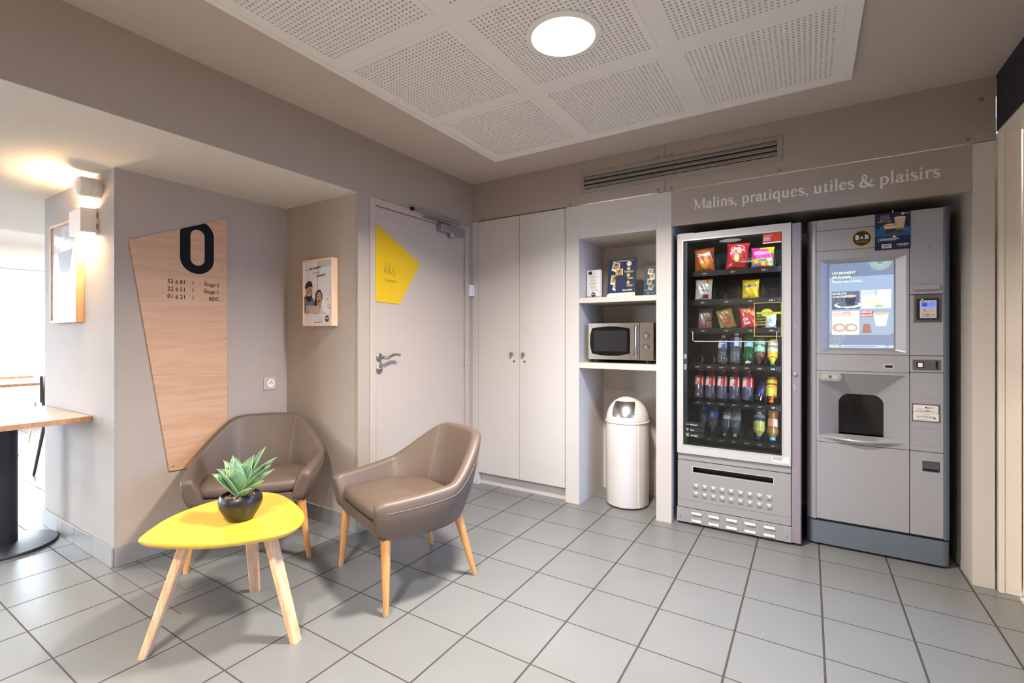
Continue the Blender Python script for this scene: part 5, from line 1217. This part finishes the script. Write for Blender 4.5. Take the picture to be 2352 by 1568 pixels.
# screen panel with sloping surround
SPn = MB().ringplate(rrect(.037, .4515, 1.0975, 1.6815, .0015, 5), rrect(.058, .438, 1.110, 1.632, .008, 5), YC, YC+.012)
o_, i_ = rrect(.058, .438, 1.110, 1.632, .008, 5), rrect(.091, .397, 1.122, 1.614, .008, 5)
SPn.loops([[(x, YC+.001, z) for x, z in o_], [(x, YC+.020, z) for x, z in i_]], cap0=False, cap1=False, smooth=False)
SPn = SPn.build('screen_panel', cs, cm, bevel=.0008)
SCR = MB().box(.089, .399, YC+.020, YC+.03, 1.120, 1.616).build('screen_bezel', M('bezel_grey', (150, 152, 158), .35, .3), SPn)
SY = YC+.0195; E1 = 1.15
def em(n, c=None, e=E1): return M(n, c, .15, emit=e)
cv = Canvas((.100, SY, 1.133), (1, 0, 0), (0, 0, 1), .0003)
sw, sh = .289, .475
cvt = Canvas((.100, SY, 1.133-.045), (1, 0, 0), (0, 0, 1), .0003)
cv.rect(0, 0, sw, sh, em('scr_sky', (168, 190, 222)), 0).rect(0, sh*.84, sw, sh, em('scr_top', (146, 164, 196), .9), .3).rect(0, 0, sw, sh*.17, em('scr_low', (158, 172, 206), .9), .3)
grn = em('scr_green', (196, 222, 180))
for (cx, cy, r_, a0, a1) in ((sw*.80, sh, .047, 180, 360), (0, sh*.17, .075, -90, 90)):
    for q in range(3, 8):
        rr = r_*q/7
        n_ = 6+q*2
        for k in range(n_):
            a = R(a0+(a1-a0)*(k+.5*(q % 2))/n_); x, y = cx+rr*math.cos(a), cy+rr*math.sin(a)
            if 0.002 < x < sw-.002 and 0.002 < y < sh-.002: cv.poly([(x-.0025*math.sin(a), y+.0025*math.cos(a)), (x-.005*math.cos(a), y-.005*math.sin(a)), (x+.0025*math.sin(a), y-.0025*math.cos(a)), (x+.003*math.cos(a), y+.003*math.sin(a))], grn, 1)
sg = em('scr_ghost', (120, 128, 150), .9)
cv.text('le meilleur', .020, sh*.868, .019, sg, l=1, sx=1.02).text('du café', .02, sh*.795, .019, sg, l=1)
sw1, swt = em('scr_white', (252, 254, 250), 1.25), em('scr_txt', (244, 252, 214), 1.3)
for k, s_ in enumerate(('UN MOMENT', 'DE PLAISIR', 'Faites votre choix...')): cv.text(s_, .013, sh*(.875-k*.050), .0135, swt, bold=.02, l=2, sx=.98)
tiles = [(.012, .262, .139, .362), (.146, .262, .278, .366), (.012, .118, .139, .252), (.144, .118, .276, .252)]
tc_ = [em('scr_t1', (120, 134, 158), .9), em('scr_t2', (244, 248, 244)), em('scr_t3', (248, 244, 236)), em('scr_t4', (176, 192, 210))]
for (a, b, c_, d), m in zip(tiles, tc_): cvt.rect(a-.001, b-.001, c_+.001, d+.001, em('scr_line', (150, 168, 196)), .8); cvt.rect(a, b, c_, d, m, 1)
# tile 1: cup and saucer with beans
cvt.ell(.085, .285, .062, .018, sw1, 1.2).ell(.085, .290, .050, .013, em('scr_t1'), 1.3).poly([(.070, .335), (.125, .335), (.115, .285), (.082, .285)], em('scr_cup', (70, 84, 104), .9), 1.4).ell(.0975, .335, .0275, .0085, em('scr_foam', (226, 206, 178)), 1.5)
for k in range(26): a, b = random.uniform(.014, .137), random.uniform(.264, .285) if k % 2 else random.uniform(.30, .36); cvt.ell(a, b, .004, .0025, em('scr_bean', (78, 80, 92), .8), 1.25, 8) if a < .06 or b < .29 else None
# tile 2: lemon drink; tile 3: pastries; tile 4: cookies and cup
cvt.ell(.20, .295, .030, .024, em('scr_lemon', (250, 248, 214)), 1.2).poly([(.195, .345), (.255, .35), (.245, .30), (.205, .30)], em('scr_glass', (240, 250, 236)), 1.3).ell(.225, .275, .020, .008, em('scr_mint', (186, 214, 190)), 1.3).rect(.150, .337, .218, .364, em('scr_tealbox', (188, 214, 226)), 1.4)
for cx in (.045, .10): cvt.ell(cx, .158, .032, .024, em('scr_pastry', (216, 186, 172)), 1.2).ell(cx+.004, .158, .018, .013, em('scr_cream', (250, 244, 234)), 1.3)
cvt.rect(.014, .222, .10, .250, em('scr_pinkbox', (236, 196, 186)), 1.2)
for k in range(4): cvt.ell(.172, .135+k*.012, .024-.002*k, .008, em('scr_cookie', (176, 134, 118)), 1.2+k*.05)
cvt.poly([(.200, .235), (.268, .235), (.256, .165), (.212, .165)], em('scr_milk', (236, 240, 244)), 1.3).ell(.234, .235, .034, .008, em('scr_foam'), 1.5).rect(.146, .218, .200, .250, em('scr_redbox', (206, 84, 90)), 1.6)
for s_, x, y in (('BOISSONS', .014, .346), ('CHAUDES', .014, .328), ('BOISSONS', .152, .352), ('FRAICHES', .152, .339), ('SNACKS', .016, .240), ('SUCRÉS/SALÉS', .016, .226), ('MENUS', .148, .238), ('MALINS', .148, .222)): cvt.text(s_, x, y, .0115 if 'S' in s_ and x not in (.016, .152) else .0095, sw1, bold=.02, sx=.92, l=2.2)
cv.rect(0, 0, sw, .016, em('scr_bar', (206, 220, 234)), 1)
for x in (.05, .26): cv.ring(x, .009, .005, .007, em('scr_t1'), 1.2)
cv.rect(.07, .007, .21, .010, em('scr_t1'), 1.2)
cv.build('screen', SPn); cvt.build('screen_tiles', SPn)
KPn = plate('key_panel', .037, .4515, 1.0035, 1.0955)
MB().prism(rrect(.342, .389, 1.021, 1.049, .012), YC-.0025, YC, 'y').build('socket_frame', M('bead_light'), KPn)
MB().prism(rrect(.348, .383, 1.028, 1.042, .006), YC-.0035, YC-.0025, 'y').build('usb_socket', dark, KPn)
# delivery bay
zb0, zb1 = .612, .988
o_ = rrect(.050, .443, .628, .988, .012, 6); 
DPm = MB().ringplate(rrect(.037, .4515, .5965, 1.0015, .0015, 6), o_, YC, YC+.012)
arch = []
ax0, ax1, az0, az1 = .146, .3525, .630, .862
i_ = rrect(ax0, ax1, az0, az1, .045, 6, (0, 0, 1, 1)); i_ = [(x, z+(.010*math.cos((x-.249)/.103*PI/2) if z > .8 else 0)) for x, z in i_]
DPm.loops([[(x, YC+.002, z) for x, z in o_], [(x, YC+.085, z) for x, z in i_]], cap0=False, cap1=False, smooth=False)
DP = DPm.build('delivery_panel', cs, cm)
MB().loops([[(x, YC+.086, z) for x, z in i_], [(x, YC+.185, z) for x, z in i_]], cap0=False, cap1=True, smooth=False).build('delivery_recess', M('recess_dark', (34, 40, 54), .35), DP)
MB().prism(i_, YC+.088, YC+.090, 'y').build('delivery_door', glassy('smoked_plastic', (176, 182, 194), 1.5, .05), DP)
MB().lathe([(.030, .80), (.034, .86)], (.249, YC+.14, 0), 16).box(.20, .206, YC+.12, YC+.14, .75, .84).box(.292, .298, YC+.12, YC+.14, .75, .84).box(.18, .32, YC+.11, YC+.115, .655, .659).build('nozzle', M('nozzle_grey', (84, 92, 104), .3), DP)
lip = MB(); ls = []
for k in range(25):
    u = -1+2*k/24; x = .246+u*.186; b = math.cos(u*PI/2)**1.5; yo = YC-.003-.030*b
    ls.append([(x, YC+.06, .640), (x, yo+.004, .632-.006*b), (x, yo, .627-.008*b), (x, yo+.004, .618-.008*b), (x, YC+.001, .604)])
lip.loops(ls, cap0=True, cap1=True, closed=True, smooth=True).build('cup_ledge', cs, DP, sharp=50)
MB().prism(rrect(.050, .156, .945, .990, .020), YC-.0005, YC+.03, 'y').build('button_surround', cs, DP, bevel=.0015)
MB().prism(rrect(.061, .144, .955, .982, .0130), YC-.004, YC-.001, 'y').build('cancel_button', M('button_champagne', (196, 188, 180), .3, .4), DP, bevel=.001)
MB().lathe([(.008, 0), (.008, .0025), (.006, .001), (.001, .001)], (.103, YC-.004, .9685), 20, T=Matrix.Rotation(R(90), 4, 'X')).build('button_ring', M('nozzle_grey'), DP)
plate('lower_door', .037, .4515, .155, .5935)
# right column
UP = plate('upper_panel', .4545, .588, 1.419, 1.862)
MB().box(.463, .572, YC-.016, YC-.012, 1.441, 1.466).box(.463, .572, YC-.014, YC, 1.460, 1.466).build('coin_chute', cs, UP, bevel=.003, seg=3)
MB().ball((.530, YC-.002, 1.668), .006, .003, .004).build('scuff_bump', cs, UP)
CP = plate('card_panel', .4545, .588, 1.0975, 1.416)
MB().box(.469, .582, YC-.003, YC, 1.270, 1.415).build('reader_plate', M('reader_plate_grey', (120, 116, 112), .35, .6), CP, bevel=.001)
RD = MB().prism(rrect(.480, .568, 1.284, 1.394, .006), YC-.016, YC-.003, 'y').build('card_reader', M('reader_black', (26, 28, 34), .35), CP, bevel=.002)
cv = Canvas((0, YC-.016, 0), (1, 0, 0), (0, 0, 1), .0003)
pr_ = M('reader_silver', (206, 206, 210), .35)
cv.rect(.492, 1.292, .558, 1.385, pr_, 0).rect(.498, 1.350, .552, 1.375, em('reader_screen', (90, 110, 240), 1.6), 1).rect(.501, 1.353, .520, 1.372, em('reader_screen2', (40, 60, 190), 1.2), 1.5).rect(.498, 1.378, .509, 1.382, redk, 1).rect(.537, 1.378, .552, 1.381, limek, 1).rect(.497, 1.388, .506, 1.391, em('reader_led', (60, 240, 110), 3), 1)
for k in range(3): cv.ring(.522, 1.334, .004+k*.004, .0052+k*.004, ink, 1, a0=140, a1=220)
cv.ring(.524, 1.334, .017, .0182, greyk, 1, ky=.5).frame(.503, 1.306, .517, 1.314, .0012, ink, 1).ell(.524, 1.310, .0042, .0042, redk, 1).ell(.530, 1.310, .0042, .0042, M('mc_orange', (236, 150, 40), .4), 1.5).rect(.539, 1.307, .553, 1.310, M('card_blue', (60, 90, 170), .4), 1).scribble(.500, 1.299, .05, .0022, greyk, 1)
cv.build('reader_face', RD)
NP = plate('coin_panel', .4545, .588, 1.0095, 1.0945)
MB().prism(rrect(.465, .578, 1.021, 1.075, .004), YC-.002, YC, 'y').build('coin_plate', M('coin_plate_grey', (112, 110, 110), .35, .6), NP)
MB().prism(rrect(.480, .511, 1.033, 1.063, .003), YC-.004, YC-.002, 'y').build('coin_button', dark, NP)
MB().prism(rrect(.486, .505, 1.037, 1.059, .002), YC-.006, YC-.004, 'y').build('return_key', chrome, NP)
MB().prism(rrect(.557, .566, 1.027, 1.069, .004), YC-.0035, YC-.002, 'y').build('coin_slot', black, NP)
GP = plate('service_panel', .4545, .588, .5965, 1.0065)
seamg = M('seam_grey', (118, 120, 126), .5)
cv = Canvas((0, YC, 0), (1, 0, 0), (0, 0, 1), .0003)
for z0, z1 in ((.875, .969), (.623, .718)): cv.frame(.461, z0, .576, z1, .0009, seamg)
cv.build('panel_outline', GP)
MB().box(.461, .576, YC-.002, YC, .751, .845).build('label_holder', M('reader_plate_grey'), GP)
cv = Canvas((0, YC-.002, 0), (1, 0, 0), (0, 0, 1), .0003); lw = M('label_offwhite', (226, 222, 218), .45)
cv.poly(rrect(.467, .567, .799, .838, .006), lw, 0).poly(rrect(.467, .569, .757, .798, .006), lw, 0.3)
cv.text('Merci', .514, .821, .0105, redk, bold=.02).line([(.522, .816), (.530, .8135), (.538, .816)], .0015, redk).scribble(.482, .816, .03, .002, greyk, 1).scribble(.473, .807, .085, .002, greyk, 2).rect(.515, .8085, .530, .811, M('card_blue'))
cv.text('EN CAS DE PANNE', .49, .788, .0034, greyk, sx=1).text('RPCT51332680', .480, .775, .0065, greyk, sx=1.1, bold=.01).scribble(.486, .763, .065, .002, greyk, 1).ell(.551, .774, .005, .005, greyk)
cv.build('label', GP)
LD = plate('change_door', .4545, .588, .155, .5935)
MB().ringplate(rectloop(.505, .573, .494, .547), rectloop(.5075, .5705, .4975, .5445), YC-.0015, YC).build('flap_frame', cdk, LD)
MB().box(.508, .570, YC-.004, YC-.001, .508, .544).build('return_flap', M('flap_grey', (88, 92, 100), .35, .4), LD, bevel=.001)
MB().box(.508, .570, YC-.001, YC-.0005, .498, .508).build('flap_gap', black, LD)
# promo card taped over the top corner
pc = thing('promotional_card', 'navy coffee promotion card stuck over top of coffee machine', 'poster', (.382, YC-.004, 1.66))
MB().box(.306, .456, YC-.005, YC-.0035, 1.664, 1.862).build('card', navy, pc)
cv = Canvas((.306, YC-.005, 1.664), (1, 0, 0), (0, 0, 1), .00025)
cv.rect(0, 0, .150, .198, M('promo_navy', (22, 34, 72), .35)).rect(0, .070, .150, .115, M('promo_teal', (20, 92, 140), .35))
mk, cf, cr_, fm = M('promo_milk', (206, 180, 150), .4), M('promo_coffee', (78, 44, 28), .4), M('promo_crema', (176, 112, 62), .4), M('promo_foam', (222, 204, 184), .4)
cv.poly([(.082, .168), (.130, .166), (.122, .108), (.090, .108)], mk).ell(.106, .167, .024, .007, fm).poly([(.090, .113), (.121, .113), (.117, .088), (.094, .088)], cr_).poly([(.092, .102), (.120, .102), (.117, .088), (.094, .088)], cf).ring(.133, .104, .006, .0075, M('promo_glass', (150, 170, 190), .3))
cv.poly([(.036, .132), (.094, .134), (.084, .088), (.050, .088)], fm).poly([(.040, .112), (.090, .112), (.084, .088), (.050, .088)], cf).ell(.065, .133, .029, .008, cr_).ell(.065, .1335, .020, .005, fm).ring(.031, .118, .007, .009, M('promo_glass'))
for k, s_ in enumerate(('Choisissez', 'votre boisson', 'gourmande')): cv.text(s_, .042, .180-k*.0095, .0062, wht, 'C', shear=.2)
cv.text('et tentez de gagner !', .042, .1505, .0056, wht, 'C', bold=.02, sx=.95).ell(.118, .187, .006, .005, wht).rect(.125, .1855, .144, .188, wht)
cv.ell(.082, .068, .008, .006, redk).ell(.082, .068, .006, .004, wht).scribble(.020, .060, .085, .0022, wht, 4)
for k in range(4): cv.rect(.012, .0595-k*.0055, .0155, .0625-k*.0055, wht)
cv.rect(.028, .008, .070, .030, wht)
x_ = .033
while x_ < .064: w_ = random.choice((.0008, .0014, .002)); cv.rect(x_, .012, x_+w_, .026, ink); x_ += w_+random.choice((.0009, .0014))
cv.text('LAVAZZA', .092, .020, .0085, wht, bold=.04, sx=.98).scribble(.098, .014, .04, .002, wht, 1)
cv.build('print', pc)
MB().box(.3795, .3835, YC-.007, YC-.003, 1.860, 1.873).build('clip', wht, pc)

# ================================================================ PASSAGE AND DINING ROOM
lam = M('table_laminate', (206, 188, 172), .25); edgeo = wood('table_edge_oak', (214, 162, 118), (186, 132, 90), .45, 'X', 1)
blk = M('black_powder_coat', (30, 32, 38), .45, bump=.1, bs=400)
def dining_table(label, x0, x1, y0, y1, z=.74, base=.27, cc=None):
    t = thing('dining_table', label, 'table', ((x0+x1)/2, (y0+y1)/2, 0), group='dining tables')
    cx, cy = cc or ((x0+x1)/2, (y0+y1)/2)
    MB().box(x0, x1, y0, y1, z-.028, z-.001).build('edge_band', edgeo, t, bevel=.001)
    MB().box(x0+.0005, x1-.0005, y0+.0005, y1-.0005, z-.001, z).build('tabletop', lam, t)
    MB().lathe([(.052, .01), (.052, z-.04)], (cx, cy, 0), 32).box(cx-.15, cx+.15, cy-.15, cy+.15, z-.04, z-.028).build('column', blk, t)
    MB().lathe([(base, 0), (base, .010), (base-.004, .016), (base*.5, .024), (.05, .03)], (cx, cy, 0), 48).build('base_plate', blk, t)
    return t
dining_table('wood-edged pedestal table against the bright pillar, far left', -4.08, -3.345, .60, .993, .76, .222, (-3.865, .765))
dining_table('pale dining table in the bright room beyond the pillar', -7.1, -6.45, .75, 1.58)
dining_table('pale dining table near the far windows of the bright room', -8.3, -7.65, .9, 1.75)
def dining_chair(label, loc, rz, m, mleg):
    t = thing('dining_chair', label, 'chair', loc, rz, 'dining room chairs')
    cu = catmull([(-.19, .21, .64), (-.20, .22, .80), (0, .23, .84), (.20, .22, .80), (.19, .21, .64)], 4)
    MB().prism([(-.19, .62), (.19, .62), (.205, .70), (.20, .82), (.17, .85), (-.17, .85), (-.20, .82), (-.205, .70)], .205, .222, 'y').build('backrest', m, t, local=True, bevel=.004)
    MB().prism(rrect(-.21, .21, -.20, .20, .05), .445, .462, 'z').build('seat', m, t, local=True, bevel=.004)
    for sx_ in (-1, 1):
        MB().tube([(sx_*.19, -.17, .44), (sx_*.215, -.215, .0)], [.013, .010], 8).build('leg', mleg, t, local=True)
        MB().tube([(sx_*.19, .215, .84), (sx_*.19, .19, .45), (sx_*.215, .26, .0)], [.011, .014, .010], 8).build('leg', mleg, t, local=True)
    return t
dining_chair('dark chair half hidden behind the pillar edge', (-5.80, 1.60, 0), 165, M('dark_seat', (60, 58, 62), .5), blk)
pw = wood('pale_chair_wood', (236, 214, 190), (216, 188, 158), .5, 'Z', 1)
dining_chair('pale wooden chair beyond the far dining table, left', (-7.38, 1.95, 0), 20, pw, pw)
dining_chair('pale wooden chair at the near side of the far dining table', (-6.75, .42, 0), 190, pw, pw)
# slot vent in the passage ceiling and food picture on the dining wall
t = thing('ceiling_vent', 'dark slot vent with wood edge in the low passage ceiling', 'vent', (-4.6, .55, ZL))
MB().box(-4.62, -4.58, .28, .60, ZL-.022, ZL).build('wood_edge', edgeo, t); MB().box(-4.58, -4.44, .30, .58, ZL-.012, ZL).build('grille', dark, t)
fp = thing('food_picture', 'pale food photograph on the wall of the bright dining room', 'picture', (-8.995, 1.12, 1.3))
MB().box(-8.999, -8.99, 1.02, 1.24, .95, 1.75).build('panel', white, fp)
cv = Canvas((-8.99, 0, 0), (0, 1, 0), (0, 0, 1), .0006)
for cy, cz, ry, rz_ in ((1.12, 1.55, .08, .05), (1.12, 1.35, .09, .03)): cv.ell(cy, cz, ry, rz_, M('food_orange', (230, 150, 110), .5))
cv.build('print', fp)
panelm = M('added_panel_glow', (255, 250, 242), .5, emit=70)  # glow of panels added to wash out the dining room and lift the pillar
for i, (lx, ly, w) in enumerate(((-7.6, 2.6, 'nearest the end wall'), (-6.2, 2.6, 'behind the pillar'), (-7.6, .4, 'over the far tables'), (-7.6, -1.8, 'by the front windows'))):
    t = thing('added_panel_light', 'added square light panel that brightens the dining room, '+w, 'light', (lx, ly, 2.4), group='added dining room light panels')
    MB().box(lx-.31, lx+.31, ly-.31, ly+.31, 2.392, 2.4).build('frame', white, t)
    MB().box(lx-.29, lx+.29, ly-.29, ly+.29, 2.389, 2.392).build('diffuser', panelm, t)
for i, (lx, ly) in enumerate(((-3.55, -.55), (-4.7, -1.6))):  # added downlights, out of view, to brighten pillar and passage floor
    t = thing('ceiling_light', ('added round LED light in the low passage ceiling, nearer the pillar', 'added round LED light in the low passage ceiling, nearer the windows')[i], 'light', (lx, ly, ZL), group='added passage ceiling lights')
    MB().lathe([(.150, 0), (.152, -.004), (.145, -.009), (.128, -.010), (.126, -.004)], (lx, ly, ZL), 32, cap0=False, cap1=False).build('trim_ring', white, t)
    MB().lathe([(.127, -.0045), (.0001, -.0045)], (lx, ly, ZL), 32, cap0=False).build('diffuser', ledm, t)
    ld = bpy.data.lights.new('spot', 'AREA'); ld.shape = 'DISK'; ld.size = .25; ld.energy = 15; ld.color = (1, .97, .94); ld.spread = R(165)
    lo = bpy.data.objects.new('lamp', ld); COL.objects.link(lo); lo.parent = t; lo.location = (0, 0, -.012)
